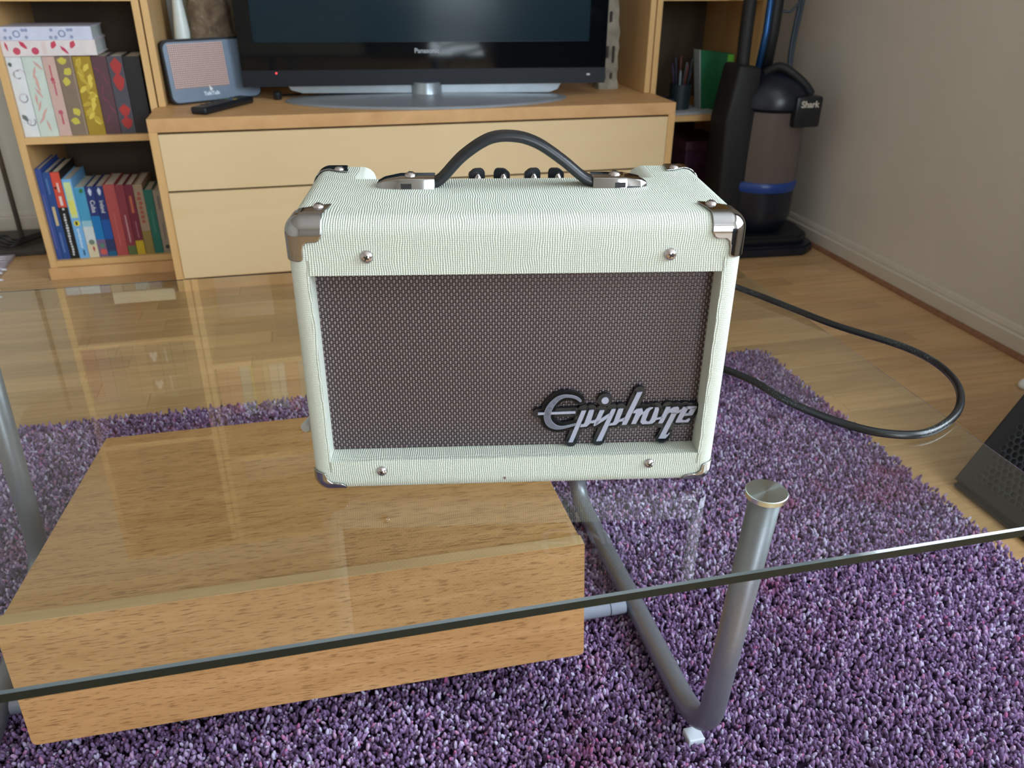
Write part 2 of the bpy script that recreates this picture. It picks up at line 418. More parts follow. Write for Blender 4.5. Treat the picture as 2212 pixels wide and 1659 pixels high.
structure(box('wall_back', (XL-0.1, YB, 0), (XW+0.1, YB+0.1, HC), MT['wall_far']))
structure(box('wall_left', (XL-0.1, YR, 0), (XL, YB, HC), MT['wall_far']))
structure(box('ceiling', (XL-0.1, YR-0.1, HC), (XW+0.25, YB+0.1, HC+0.1), MT['ceil']))
WY0, WY1, WZ0, WZ1 = -1.10, 0.80, 0.80, 2.12
bm = bmesh.new()
bx(bm, (XW, YR, 0), (XW+0.2, WY0, HC)); bx(bm, (XW, WY1, 0), (XW+0.2, YB, HC))
bx(bm, (XW, WY0, 0), (XW+0.2, WY1, WZ0)); bx(bm, (XW, WY0, WZ1), (XW+0.2, WY1, HC))
structure(mk('wall_right', bm, MT['wall']))
RX0, RX1 = 0.16, 1.52
bm = bmesh.new()
bx(bm, (XL, YR-0.1, 0), (RX0, YR, HC)); bx(bm, (RX1, YR-0.1, 0), (XW+0.2, YR, HC))
bx(bm, (RX0, YR-0.1, 0), (RX1, YR, 0.34)); bx(bm, (RX0, YR-0.1, 2.26), (RX1, YR, HC))
structure(mk('wall_rear', bm, MT['wall_far']))
def window(name, a0, a1, z0, z1, fixed, axis):
    bm = bmesh.new(); t = 0.05
    def q(p0, p1, zz0, zz1, d=0.03):
        if axis == 'Y': bx(bm, (fixed-d, p0, zz0), (fixed+d, p1, zz1), 0, 0.004)
        else: bx(bm, (p0, fixed-d, zz0), (p1, fixed+d, zz1), 0, 0.004)
    q(a0, a1, z0, z0+t); q(a0, a1, z1-t, z1); q(a0, a0+t, z0, z1); q(a1-t, a1, z0, z1)
    mid = (a0+a1)/2; q(mid-t/2, mid+t/2, z0, z1)
    return structure(mk(name, bm, MT['trim']))
window('window_1', WY0, WY1, WZ0, WZ1, XW+0.09, 'Y')
window('window_2', RX0, RX1, 0.34, 2.26, YR-0.03, 'X')
structure(box('trim_1', (XW-0.03, WY0-0.04, WZ0-0.03), (XW+0.1, WY1+0.04, WZ0), MT['trim'], bevel=0.005))

def skirting(name, prof, p0, p1, mat):
    # profile (offset from wall, z) swept between two floor points; wall lies to the side given by the normal
    bm = bmesh.new(); p0 = V(*p0); p1 = V(*p1); n = V(0, 0, 1).cross(p1-p0).normalized()
    A = [bm.verts.new(p0+n*o+V(0, 0, z)) for o, z in prof]; B = [bm.verts.new(p1+n*o+V(0, 0, z)) for o, z in prof]
    k = len(prof)
    for i in range(k): bm.faces.new((A[i], B[i], B[(i+1) % k], A[(i+1) % k]))
    bm.faces.new(A); bm.faces.new(B[::-1]); return structure(mk(name, bm, mat))
pr = [(0, 0), (0.010, 0), (0.010, 0.046), (0.006, 0.050), (0.006, 0.056), (0.003, 0.066), (0.0, 0.070)]
skirting('baseboard_right', pr, (XW, YR, 0), (XW, YB, 0), MT['trim'])
skirting('baseboard_back', pr, (XW, YB, 0), (XL, YB, 0), MT['trim'])
bd = [(0.010, 0), (0.024, 0), (0.0235, 0.003), (0.020, 0.008), (0.014, 0.011), (0.010, 0.0115)]
skirting('trim_2', bd, (XW, YR, 0), (XW, YB, 0), MT['bead'])

# curtain added out of view to shade the far right corner
cu = thing('shading_curtain', 'dark grey curtain added out of view to block window light', 'shading_curtain', (1.555, 0.80, 0.03))
bm = bmesh.new(); P = []
for i in range(41): P.append((0.035*math.sin(i*0.95)+0.0*i, i*0.0075))
for i in range(len(P)-1):
    a, b = P[i], P[i+1]
    vs = [bm.verts.new(V(a[0], a[1], 0)), bm.verts.new(V(b[0], b[1], 0)), bm.verts.new(V(b[0], b[1], 2.2)), bm.verts.new(V(a[0], a[1], 2.2))]; bm.faces.new(vs)
bmesh.ops.remove_doubles(bm, verts=bm.verts, dist=1e-5)
o = mk('fabric', bm, plain('curtain_fabric', rgb(70, 72, 78), 0.9), cu, 1.5); md = o.modifiers.new('thickness', 'SOLIDIFY'); md.thickness = 0.003
bm = bmesh.new(); tube(bm, [(0.0, -2.05, 2.215), (0.0, 0.36, 2.215)], 0.011, 12); mk('curtain_rail', bm, MT['lampmetal'], cu)

# armchair added unseen behind the camera to keep rear light off the right floor
ac = thing('shading_armchair', 'charcoal upholstered armchair added out of view to shade the right floor', 'shading_armchair', (1.17, -1.15, 0))
fm = plain('charcoal_upholstery', rgb(58, 58, 64), 0.9, scale=200, bump=0.3)
box('seat', (-0.32, -0.30, 0.14), (0.32, 0.34, 0.42), fm, ac, 0.03); box('seat_cushion', (-0.30, -0.22, 0.42), (0.30, 0.36, 0.54), fm, ac, 0.04)
box('backrest', (-0.44, -0.44, 0.12), (0.44, -0.22, 0.98), fm, ac, 0.05)
for sx in (-1, 1):
    box('armrest', (min(sx*0.32, sx*0.45), -0.40, 0.12), (max(sx*0.32, sx*0.45), 0.36, 0.66), fm, ac, 0.04)
    for sy in (-0.36, 0.28): bm = bmesh.new(); lathe(bm, [(0.016, 0), (0.024, 0.13)], (sx*0.38, sy, 0), 12); mk('leg', bm, MT['oak'], ac)

# ------------------------------------------------------------------ rug
rug = thing('shaggy_rug', 'thick purple heather shaggy rug with magenta flecks under the glass table', 'rug', (0, 0, 0))
RX = (-1.0, 1.02); RY = (0.28, 1.572)
box('rug_backing', (RX[0]+0.008, RY[0], 0.0), (RX[1]-0.008, RY[1]-0.008, 0.008), MT['rug_back'], rug)
pts = []; sp = 0.0039; rr = random.Random(3)
ny = int((RY[1]-RY[0])/sp); nx = int((RX[1]-RX[0])/sp)
for j in range(ny):
    for i in range(nx):
        x = RX[0]+(i+0.5*(j % 2)+rr.uniform(-0.45, 0.45))*sp; y = RY[0]+(j+rr.uniform(-0.45, 0.45))*sp
        # rounded far corner
        cx, cy = RX[1]-0.05, RY[1]-0.05
        if x > cx and y > cy and math.hypot(x-cx, y-cy) > 0.052: continue
        pts.append((x, y, 0.006))
me = bpy.data.meshes.new('rug_pile'); me.from_pydata(pts, [], []); me.materials.append(MT['rug'])
pile = bpy.data.objects.new('rug_pile', me); COL.objects.link(pile); pile.parent = rug; pile['kind'] = 'stuff'
ng = bpy.data.node_groups.new('pile', 'GeometryNodeTree')
ng.interface.new_socket('Geometry', in_out='INPUT', socket_type='NodeSocketGeometry')
ng.interface.new_socket('Geometry', in_out='OUTPUT', socket_type='NodeSocketGeometry')
N = ng.nodes; gi = N.new('NodeGroupInput'); go = N.new('NodeGroupOutput')
sph = N.new('GeometryNodeMeshUVSphere'); sph.inputs['Segments'].default_value = 6; sph.inputs['Rings'].default_value = 5; sph.inputs['Radius'].default_value = 1.0
tf = N.new('GeometryNodeTransform'); tf.inputs['Scale'].default_value = (0.0023, 0.0023, 0.0052); tf.inputs['Translation'].default_value = (0, 0, 0.0150)
smn = N.new('GeometryNodeSetShadeSmooth'); mat = N.new('GeometryNodeSetMaterial'); mat.inputs['Material'].default_value = MT['rug']
m2p = N.new('GeometryNodeMeshToPoints'); iop = N.new('GeometryNodeInstanceOnPoints')
rv = N.new('FunctionNodeRandomValue'); rv.data_type = 'FLOAT_VECTOR'; rv.inputs[0].default_value = (-0.75, -0.75, 0); rv.inputs[1].default_value = (0.75, 0.75, 6.28)
rs = N.new('FunctionNodeRandomValue'); rs.data_type = 'FLOAT'; rs.inputs[2].default_value = 0.72; rs.inputs[3].default_value = 1.12; rs.inputs['Seed'].default_value = 5
L = ng.links.new
L(gi.outputs[0], m2p.inputs[0]); L(m2p.outputs[0], iop.inputs['Points']); L(sph.outputs[0], tf.inputs[0]); L(tf.outputs[0], smn.inputs[0]); L(smn.outputs[0], mat.inputs[0])
L(mat.outputs[0], iop.inputs['Instance']); L(rv.outputs[0], iop.inputs['Rotation']); L(rs.outputs[1], iop.inputs['Scale']); L(iop.outputs[0], go.inputs[0])
md = pile.modifiers.new('pile', 'NODES'); md.node_group = ng

# ------------------------------------------------------------------ shelving and cabinets
D = 0.39; YF = 2.518; T = 0.018
def bookcase(label, x0, x1, shelves, top, plinth=True):
    b = thing('bookcase', label, 'bookcase', (x0, YF, 0)); W_ = x1-x0
    box('side_panel', (0, 0, 0), (T, D, top), MT['beech_v'], b, 0.0008); box('side_panel', (W_-T, 0, 0), (W_, D, top), MT['beech_v'], b, 0.0008)
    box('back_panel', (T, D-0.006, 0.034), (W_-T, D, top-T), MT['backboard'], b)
    if plinth: box('plinth', (-0.004 if x0 < 0 else 0.006, -0.012, 0), (W_-0.008, 0.0, 0.034), MT['beech_edge'], b, 0.001)
    for z in shelves: box('shelf', (T, 0.001, z-T), (W_-T, D-0.006, z), MT['beech'], b, 0.0008)
    box('top_panel', (T, 0, top-T), (W_-T, D, top), MT['beech'], b)
    return b
SH = [0.052, 0.401, 0.755, 1.135, 1.50]
bookcase('narrow beech bookcase left of the television, filled with books', -0.745, -0.374, SH, 1.95)
bookcase('narrow beech bookcase behind the vacuum cleaner, right of the television', 1.0864, 1.458, [0.052, 0.397, 0.752, 1.135, 1.50], 1.95)
ms = thing('shelving_unit', 'wide beech shelf unit rising behind and above the television', 'shelving', (-0.370, YF, 0))
mw = 1.083+0.370
box('side_panel', (0, 0, 0.4715), (T, D, 1.95), MT['beech_v'], ms, 0.0008); box('side_panel', (mw-T, 0, 0.4715), (mw, D, 1.95), MT['beech_v'], ms, 0.0008)
for z in (1.242, 1.60, 1.95): box('shelf', (T, 0.001, z-T), (mw-T, D, z), MT['beech'], ms, 0.0008)

Yc = 2.328; CX0, CX1, CH = -0.3794, 1.0895, 0.4705
cab = thing('television_cabinet', 'low beech cabinet with two wide drawers carrying the television', 'cabinet', (CX0, Yc, 0)); cw = CX1-CX0
box('top_panel', (0, 0, 0.436), (cw, 0.189, CH), MT['beech_edge'], cab, 0.001)
box('top_panel', (0.0072, 0.189, 0.436), (cw-0.005, 0.58, CH), MT['beech_edge'], cab)
bm = bmesh.new(); bx(bm, (0, 0, 0), (0.021, 0.189, 0.436)); mk('side_panel', bm, MT['beech_v'], cab)
box('side_panel', (cw-0.021, 0, 0), (cw, 0.189, 0.436), MT['beech_v'], cab)
box('plinth', (0.021, 0.002, 0.0), (cw-0.021, 0.02, 0.033), MT['beech_edge'], cab)
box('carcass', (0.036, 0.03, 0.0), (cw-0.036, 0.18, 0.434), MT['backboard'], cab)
# the drawer fronts sit slightly askew, the lower one standing proud at its left edge
dw_ = cw-0.0435
d1 = box('drawer_front', (0, 0, 0), (dw_, 0.018, 0.147), MT['drawer'], cab, 0.0012); d1.location = (0.0215, 0.0, 0.2835)
d2 = box('drawer_front', (0, 0, 0), (dw_, 0.018, 0.240), MT['drawer'], cab, 0.0012); d2.location = (0.0215, -0.004, 0.0385)

# ------------------------------------------------------------------ books
def book(label, x0, w_, h, dep, cov, z0, yf=2.532, group='books', prints=(), cat='book', horizontal=False, lean=0.0, pages=None):
    b = thing('book', label, cat, (x0, yf, z0), 0, group)
    if lean: b.rotation_euler[1] = lean
    c = colour(cov) if isinstance(cov, tuple) else cov; bm = bmesh.new(); t = min(0.0028, w_*0.14)
    if horizontal:   # lies flat, spine to the room: w_ is the length along x, h the thickness
        bx(bm, (0, 0, 0), (w_, t, h)); bx(bm, (0, t, 0), (w_, dep, t)); bx(bm, (0, t, h-t), (w_, dep, h)); mk('cover', bm, c, b)
        box('pages', (0.003, t, t), (w_-0.003, dep-0.004, h-t), pages or MT['paper'], b)
    else:
        bx(bm, (0.0004, 0, 0), (w_-0.0004, t, h)); bx(bm, (0.0004, t, 0), (t, dep, h)); bx(bm, (w_-t, t, 0), (w_-0.0004, dep, h)); mk('cover', bm, c, b)
        box('pages', (t, t, 0.003), (w_-t, dep-0.004, h-0.003), pages or MT['paper'], b)
    e = 0.0004
    for p in prints:
        bm = bmesh.new(); k = p[0]
        if k == 'rect': bx(bm, (p[2], -e, p[3]), (p[4], 0.0002, p[5]))
        elif k == 'poly': prism(bm, p[2], -e, 0.0002)
        elif k == 'disc': prism(bm, [(p[2]+p[4]*math.cos(a*PI/6), p[3]+p[4]*math.sin(a*PI/6)) for a in range(12)], -e, 0.0002)
        elif k == 'ring':
            cx, cz, r, q, a0, a1 = p[2:8]; n = 12
            A = [a0+(a1-a0)*i/n for i in range(n+1)]
            for i in range(n):
                prism(bm, [(cx+r*math.cos(A[i]), cz+r*math.sin(A[i])), (cx+r*math.cos(A[i+1]), cz+r*math.sin(A[i+1])), (cx+(r-q)*math.cos(A[i+1]), cz+(r-q)*math.sin(A[i+1])), (cx+(r-q)*math.cos(A[i]), cz+(r-q)*math.sin(A[i]))], -e, 0.0002)
            bmesh.ops.remove_doubles(bm, verts=bm.verts, dist=1e-6)
        mk('spine_print', bm, colour(p[1]), b)
        e += 0.00006
    return b
def leaf(cx, cz, L, W_, ang):
    ca, sa = math.cos(ang), math.sin(ang)
    P = [(0, L/2), (W_/2, L*0.12), (W_*0.3, -L*0.3), (0, -L/2), (-W_*0.3, -L*0.3), (-W_/2, L*0.12)]
    return [(cx+x*ca-z*sa, cz+x*sa+z*ca) for x, z in P]
R_ = random.Random(11)
G1 = 'decorated hardbacks standing on the middle shelf'
Z1 = 0.401; HB = 0.205
rr2 = R_
def rings(w_, col, n, z0=0.01, z1=0.19):
    out = []
    for i in range(n):
        a = R_.uniform(0, 6); r = R_.uniform(0.008, 0.014); out.append(('ring', col, R_.uniform(0.012, w_-0.012), z0+(z1-z0)*(i+.5)/n, min(r, w_/2-0.003), 0.0025, a, a+4.2))
    return out
def leaves(w_, col, n, L=0.03, W_=0.009, z0=0.02, z1=0.19, spread=0.7):
    return [('poly', col, leaf(R_.uniform(w_*0.25, w_*0.75), z0+(z1-z0)*(i+.5)/n, L, W_, R_.uniform(-spread, spread))) for i in range(n)]
xs = [-0.7265, -0.688, -0.640, -0.608, -0.566, -0.521, -0.482, -0.443, -0.399]
ws = [xs[i+1]-xs[i]-0.0006 for i in range(8)]
up_books = [
 ('white hardback with grey ring pattern on its spine, leftmost on middle shelf', (226, 230, 232), rings(ws[0], (120, 130, 136), 3)+rings(ws[0], (206, 196, 206), 3)+[('poly', (110, 118, 116), leaf(0.012, 0.05, 0.022, 0.012, 0.6)), ('poly', (96, 104, 104), leaf(0.008, 0.185, 0.012, 0.01, 0.2))]),
 ('pale mint hardback with faint pink feather leaves on its spine', (206, 218, 208), leaves(ws[1], (214, 168, 160), 10, 0.032, 0.006)),
 ('dusty pink hardback with dark pink keys on its spine', (208, 176, 166), [('rect', (190, 72, 100), 0.0135, 0.150, 0.0165, 0.182), ('disc', (190, 72, 100), 0.015, 0.146, 0.005), ('rect', (190, 72, 100), 0.015, 0.105, 0.018, 0.135), ('disc', (200, 110, 120), 0.016, 0.139, 0.005), ('rect', (190, 72, 100), 0.015, 0.03, 0.0185, 0.058), ('disc', (190, 90, 110), 0.016, 0.062, 0.006)]),
 ('taupe hardback with five yellow blossoms on its spine', (134, 116, 98), [('poly', (206, 192, 80), leaf(0.016+0.008*(i % 2), z, 0.020, 0.024, 0.7*i)) for i, z in enumerate((0.192, 0.165, 0.140, 0.062, 0.038))]+[('rect', (156, 136, 118), 0.036, 0.0, 0.0405, 0.205)]),
 ('golden yellow hardback with bright floral spine', (168, 138, 40), leaves(ws[4], (222, 200, 84), 12, 0.026, 0.013, 0.03, 0.195, 1.4)+leaves(ws[4], (196, 168, 60), 8, 0.03, 0.012, 0.03, 0.195, 1.4)),
 ('plum hardback with faint magenta twigs on its spine', (92, 62, 68), leaves(ws[5], (138, 62, 96), 6, 0.03, 0.003, 0.03, 0.18, 0.9)),
 ('dark grey hardback with red diamonds on its spine', (76, 74, 84), [('poly', (172, 52, 50), leaf(0.02, z, L_, 0.03, 0)) for z, L_ in ((0.176, 0.045), (0.137, 0.05), (0.062, 0.035), (0.03, 0.035))]),
 ('black hardback at the right end of the middle shelf', (24, 22, 24), []),
]
for i, (lb, c, pr_) in enumerate(up_books):
    book(lb, xs[i], ws[i], HB-0.0006*i, 0.15, c, Z1, 2.534, G1, pr_)
zt = Z1+HB
hb_print = [('poly', (198, 66, 92), leaf(0.012, 0.024, 0.024, 0.006, 0.15)), ('disc', (205, 80, 104), 0.034, 0.0125, 0.009), ('poly', (200, 60, 88), leaf(0.052, 0.027, 0.026, 0.011, 0.7)), ('disc', (198, 70, 100), 0.078, 0.0125, 0.009),
            ('poly', (200, 66, 92), leaf(0.124, 0.027, 0.022, 0.014, -0.5)), ('poly', (196, 62, 96), leaf(0.148, 0.014, 0.028, 0.008, 0.7)), ('poly', (200, 70, 96), leaf(0.170, 0.027, 0.022, 0.014, -0.5)), ('rect', (226, 206, 204), 0.096, 0.004, 0.106, 0.034)]
book('white hardback with pink petal pattern lying flat on the upright books', -0.7265, 0.226, 0.038, 0.155, (228, 218, 218), zt+0.0004, 2.528, 'hardbacks lying flat on the upright books', hb_print, horizontal=True, pages=colour((206, 214, 214)))
tp = []
for cx in (0.042, 0.150):
    tp += [('ring', (132, 140, 176), cx, 0.015, 0.009, 0.003, 0, 2*PI)]
    tp += [('disc', (150, 158, 190), cx+dx, 0.006+dz, 0.0042) for dx, dz in ((-0.024, 0.018), (0.024, 0.018), (-0.016, 0.0), (0.022, 0.001), (-0.028, 0.0), (0.016, 0.018))]
book('white hardback with blue-grey star flowers lying flat on top of the pile', -0.7265, 0.222, 0.032, 0.15, (208, 212, 232), zt+0.0388, 2.531, 'hardbacks lying flat on the upright books', tp, horizontal=True, pages=colour((196, 208, 204)))

Z0 = 0.052; G0 = 'paperbacks and guide books on the bottom shelf'
def squiggle(x0, x1, z0, z1, col, n, seed):
    q = random.Random(seed); out = []; z = z1; st = (z1-z0)/n
    for i in range(n):
        if q.random() < 0.12: continue
        zz = z1-st*i
        out.append(('rect', col, x0+q.uniform(0, (x1-x0)*0.3), zz-st*0.75, x1-q.uniform(0, (x1-x0)*0.3), zz-st*0.05))
    return out
low = [  # label, width, height, depth, colour, prints
 ('tall slim blue annual, leftmost on the bottom shelf', 0.017, 0.262, 0.20, (52, 80, 152), [('rect', (96, 104, 168), 0.004, 0.03, 0.008, 0.19)]),
 ('tall slim blue book with a cream patch on its spine', 0.021, 0.252, 0.20, (40, 76, 140), [('rect', (206, 186, 140), 0.004, 0.100, 0.012, 0.155), ('rect', (90, 120, 180), 0.006, 0.02, 0.011, 0.08), ('rect', (80, 120, 176), 0.006, 0.19, 0.011, 0.235)]),
 ('red topped black book with white lettering down its spine', 0.026, 0.252, 0.19, (20, 22, 22), [('rect', (214, 78, 58), 0.0005, 0.152, 0.0255, 0.2515), ('rect', (226, 190, 180), 0.011, 0.195, 0.0165, 0.222), ('rect', (236, 214, 206), 0.009, 0.157, 0.0165, 0.184), ('disc', (70, 30, 26), 0.006, 0.208, 0.004)]+squiggle(0.008, 0.016, 0.008, 0.150, (216, 220, 220), 18, 2)),
 ('light blue book with yellow panels and a round yellow badge', 0.028, 0.231, 0.17, (116, 176, 226), [('rect', (206, 222, 160), 0.004, 0.120, 0.023, 0.222), ('rect', (222, 220, 110), 0.005, 0.130, 0.022, 0.170), ('disc', (226, 210, 60), 0.014, 0.104, 0.0085), ('rect', (40, 44, 30), 0.011, 0.099, 0.017, 0.109), ('rect', (30, 60, 110), 0.014, 0.008, 0.018, 0.024)]+squiggle(0.010, 0.018, 0.03, 0.088, (206, 230, 246), 12, 4)),
 ('sky blue and white paperback with a small beach scene', 0.030, 0.206, 0.16, (150, 196, 212), [('rect', (70, 156, 196), 0.0005, 0.110, 0.0295, 0.2055), ('rect', (206, 214, 214), 0.0005, 0.038, 0.0295, 0.092), ('rect', (214, 202, 170), 0.0005, 0.0005, 0.0295, 0.040), ('disc', (112, 130, 110), 0.015, 0.046, 0.008), ('poly', (176, 60, 54), leaf(0.017, 0.026, 0.018, 0.006, 0)), ('poly', (52, 112, 64), leaf(0.018, 0.196, 0.012, 0.016, 1.2))]),
 ('deep blue travel guide lettered Cuba', 0.026, 0.207, 0.16, (34, 54, 118), [('rect', (16, 118, 184), 0.0005, 0.052, 0.0255, 0.122), ('rect', (120, 96, 132), 0.0005, 0.0005, 0.0255, 0.052), ('disc', (90, 130, 112), 0.013, 0.034, 0.007), ('disc', (206, 92, 84), 0.013, 0.015, 0.009), ('poly', (206, 214, 232), leaf(0.012, 0.192, 0.024, 0.010, 0))]),
 ('deep blue travel guide lettered Ireland', 0.025, 0.207, 0.16, (32, 50, 114), [('rect', (20, 84, 164), 0.0005, 0.052, 0.0245, 0.110), ('rect', (40, 56, 100), 0.0005, 0.016, 0.0245, 0.052), ('rect', (24, 96, 136), 0.0005, 0.0005, 0.0245, 0.016), ('poly', (206, 214, 232), leaf(0.012, 0.192, 0.024, 0.010, 0))]),
 ('plain coral red paperback on the bottom shelf', 0.034, 0.210, 0.16, (176, 78, 78), [('rect', (190, 104, 100), 0.014, 0.03, 0.017, 0.13)]),
 ('dark rose paperback with a green block at its foot', 0.025, 0.208, 0.15, (140, 54, 70), [('rect', (92, 110, 62), 0.0005, 0.0005, 0.0245, 0.028), ('rect', (196, 150, 156), 0.010, 0.038, 0.014, 0.120)]),
 ('purple red paperback with a yellow block at its foot', 0.025, 0.207, 0.15, (116, 34, 60), [('rect', (198, 168, 36), 0.0005, 0.0005, 0.0245, 0.042), ('rect', (200, 110, 80), 0.009, 0.125, 0.016, 0.175), ('rect', (170, 110, 130), 0.012, 0.05, 0.015, 0.10)]),
 ('beige paperback with red lettering and olive foot', 0.027, 0.206, 0.17, (160, 140, 116), [('rect', (142, 124, 66), 0.0005, 0.0005, 0.0265, 0.07)]+squiggle(0.006, 0.020, 0.09, 0.185, (164, 84, 70), 7, 6)),
 ('teal green paperback near the right end', 0.026, 0.190, 0.12, (24, 104, 92), [('rect', (80, 140, 124), 0.012, 0.06, 0.014, 0.13)]),
 ('grey beige paperback with a small dark logo at its foot', 0.025, 0.188, 0.12, (150, 140, 126), [('disc', (50, 48, 54), 0.013, 0.018, 0.006), ('rect', (118, 108, 96), 0.011, 0.04, 0.014, 0.09), ('rect', (110, 100, 90), 0.010, 0.13, 0.015, 0.17)]),
 ('dull grey paperback, last on the bottom shelf', 0.017, 0.172, 0.11, (128, 120, 108), []),
]
x = -0.7262; lowb = {}
for i, (lb, w_, h, dep, c, pr_) in enumerate(low):
    w2 = w_*0.925
    pr2 = []
    for p in pr_:
        p = list(p)
        pr2.append(tuple(p))
    b = book(lb, x, w_*0.93, h, dep, c, Z0, 2.535, G0, [q if q[0] != 'rect' else (q[0], q[1], q[2]*0.93, q[3], q[4]*0.93, q[5]) for q in pr2])
    lowb[i] = (b, w_*0.93); x += w_*0.93+0.0004
for i, s in ((5, 'Cuba'), (6, 'Ireland')):
    b, bw = lowb[i]; text('spine_title', s, 0.017 if i == 5 else 0.0155, MT['white'], b, (bw*0.5, -0.0006, 0.150 if i == 5 else 0.148), (0, PI/2, 0), sx=1.0 if i == 5 else 0.85)
    o = b.children[-1]; o.rotation_euler = (PI/2, PI/2, 0)
# books higher up, seen mirrored in the glass
G2 = 'books on the fourth shelf, mirrored in the glass'
q = random.Random(5); x = -0.7265
cols3 = [((196, 208, 224), 'pale blue-white'), ((206, 220, 222), 'white and mint'), ((130, 136, 168), 'slate blue'), ((176, 160, 136), 'stone coloured'), ((148, 140, 116), 'olive grey'), ((150, 166, 166), 'pale teal'), ((92, 96, 120), 'dark slate')]
for i, (c, nm) in enumerate(cols3):
    w_ = (0.040, 0.056, 0.028, 0.034, 0.034, 0.042, 0.036)[i]
    book(nm+' hardback upright on the shelf above the middle one', x, w_-0.001, 0.205, 0.15, c, 0.755, 2.535, G2, [('disc', (230, 230, 226), w_/2, 0.16, w_*0.25)]); x += w_
book('cream book lying flat on the upright books one shelf higher', -0.60, 0.175, 0.036, 0.15, (216, 208, 176), 0.9604, 2.53, G2, squiggle(0.02, 0.024, 0.016, 0.02, (180, 160, 140), 1, 1), horizontal=True)
x = -0.7265
cols4 = [(150, 84, 78), (140, 104, 104), (126, 100, 84), (134, 104, 74), (150, 116, 84), (112, 96, 74), (96, 100, 72), (92, 96, 70), (104, 96, 66)]
names4 = ['brick red', 'dusky pink', 'umber', 'tan brown', 'light tan', 'olive brown with a white heart', 'moss green with a white label', 'dark moss green', 'khaki']
for i, c in enumerate(cols4):
    w_ = 0.0368; pr_ = []
    if i == 5: pr_ = [('poly', (226, 214, 208), [(0.018, 0.070), (0.030, 0.045), (0.026, 0.032), (0.018, 0.040), (0.010, 0.032), (0.006, 0.045)]), ('poly', (226, 214, 208), [(0.018, 0.170), (0.030, 0.145), (0.026, 0.132), (0.018, 0.140), (0.010, 0.132), (0.006, 0.145)])]
    if i == 6: pr_ = [('rect', (210, 206, 186), 0.016, 0.02, 0.02, 0.075), ('rect', (210, 206, 186), 0.016, 0.12, 0.02, 0.175)]
    book(names4[i]+' hardback on the shelf above head height of the seat', x, w_-0.001, 0.20-0.003*(i % 3), 0.15, c, 1.135, 2.535, G2, pr_); x += w_
G3 = 'books on the shelf above the television'; x = -0.345
cols5 = [((190, 110, 86), 'terracotta'), ((196, 120, 96), 'coral'), ((176, 184, 166), 'sage'), ((226, 206, 96), 'thin yellow'), ((190, 150, 100), 'ochre'), ((206, 180, 130), 'sand'), ((222, 206, 176), 'cream'), ((226, 216, 196), 'ivory'), ((196, 130, 90), 'rust')]
for i, (c, nm) in enumerate(cols5):
    w_ = (0.03, 0.04, 0.034, 0.008, 0.03, 0.02, 0.03, 0.022, 0.04)[i]
    book(nm+' book above the television, mirrored in the glass', x, w_-0.001, 0.165+0.012*((i*7) % 3), 0.14, c, 1.242, 2.535, G3); x += w_

# ------------------------------------------------------------------ television
tv = thing('television', 'wide black flat television with glossy frame on the beech cabinet', 'television', (0.39, 2.55, 0), -0.0935)
def ringframe(bm, o, i, y0, y1, mat=0):
    (ax, az, bx_, bz), (cx, cz, dx, dz) = o, i
    bx(bm, (ax, y0, az), (cx, y1, bz), mat); bx(bm, (dx, y0, az), (bx_, y1, bz), mat)
    bx(bm, (cx, y0, dz), (dx, y1, bz), mat); bx(bm, (cx, y0, az), (dx, y1, cz), mat)
bm = bmesh.new(); ringframe(bm, (-0.536, 0.552, 0.536, 1.185), (-0.494, 0.626, 0.484, 1.145), 0, 0.03); mk('bezel', bm, MT['black_gloss'], tv)
box('screen', (-0.494, 0.006, 0.626), (0.484, 0.028, 1.145), MT['screen'], tv)
bm = bmesh.new(); prism(bm, [(-0.536, 0.508), (0.536, 0.508), (0.536, 0.552), (-0.536, 0.552)], -0.003, 0.03); mk('speaker_strip', bm, MT['tv_strip'], tv)
box('rear_housing', (-0.42, 0.03, 0.53), (0.46, 0.10, 1.15), MT['black_matte'], tv, 0.01)
text('television_lettering', 'Panasonic', 0.0185, colour((176, 184, 190)), tv, (-0.004, -0.001, 0.602), (PI/2, 0, 0), bold=0.0003)
bm = bmesh.new(); lathe(bm, [(0.0024, 0), (0.002, 0.001), (0.0005, 0.0016)], (-0.4395, -0.003, 0.5445), 12, axis='Y'); mk('power_light', bm, MT['red_led'], tv)
box('badge', (0.478, -0.0036, 0.5305), (0.488, -0.003, 0.5355), colour((196, 200, 206)), tv)
bm = bmesh.new(); prism(bm, [(-0.415, 0.512), (-0.404, 0.496), (-0.372, 0.487), (0.366, 0.481), (0.392, 0.490), (0.405, 0.512)], 0.012, 0.075)
mk('lower_silver_rail', bm, MT['silver'], tv, label='silver rail under the screen')
bm = bmesh.new(); lathe(bm, [(0.050, 0.474), (0.046, 0.49), (0.046, 0.515)], (-0.008, 0.02, 0), 32); mk('stand_neck', bm, MT['silver'], tv, 0.6)
bm = bmesh.new(); n = 64; prof = [(1.0, 0.0), (1.0, 0.004), (0.985, 0.0065), (0.6, 0.010), (0.25, 0.0125), (0.12, 0.013)]; rings_ = []
for s_, z in prof:
    ring = []
    for k in range(n):
        a = 2*PI*k/n; ring.append(bm.verts.new(V(-0.005+0.415*s_*math.copysign(abs(math.cos(a))**1.05, math.cos(a)), -0.04+0.178*s_*math.copysign(abs(math.sin(a))**1.2, math.sin(a)), CH+0.0006+z)))
    rings_.append(ring)
for i in range(len(rings_)-1):
    for k in range(n): bm.faces.new((rings_[i][k], rings_[i][(k+1) % n], rings_[i+1][(k+1) % n], rings_[i+1][k]))
bm.faces.new(rings_[0][::-1]); bm.faces.new(rings_[-1]); mk('stand_base', bm, MT['silver_dk'], tv, 0.5)

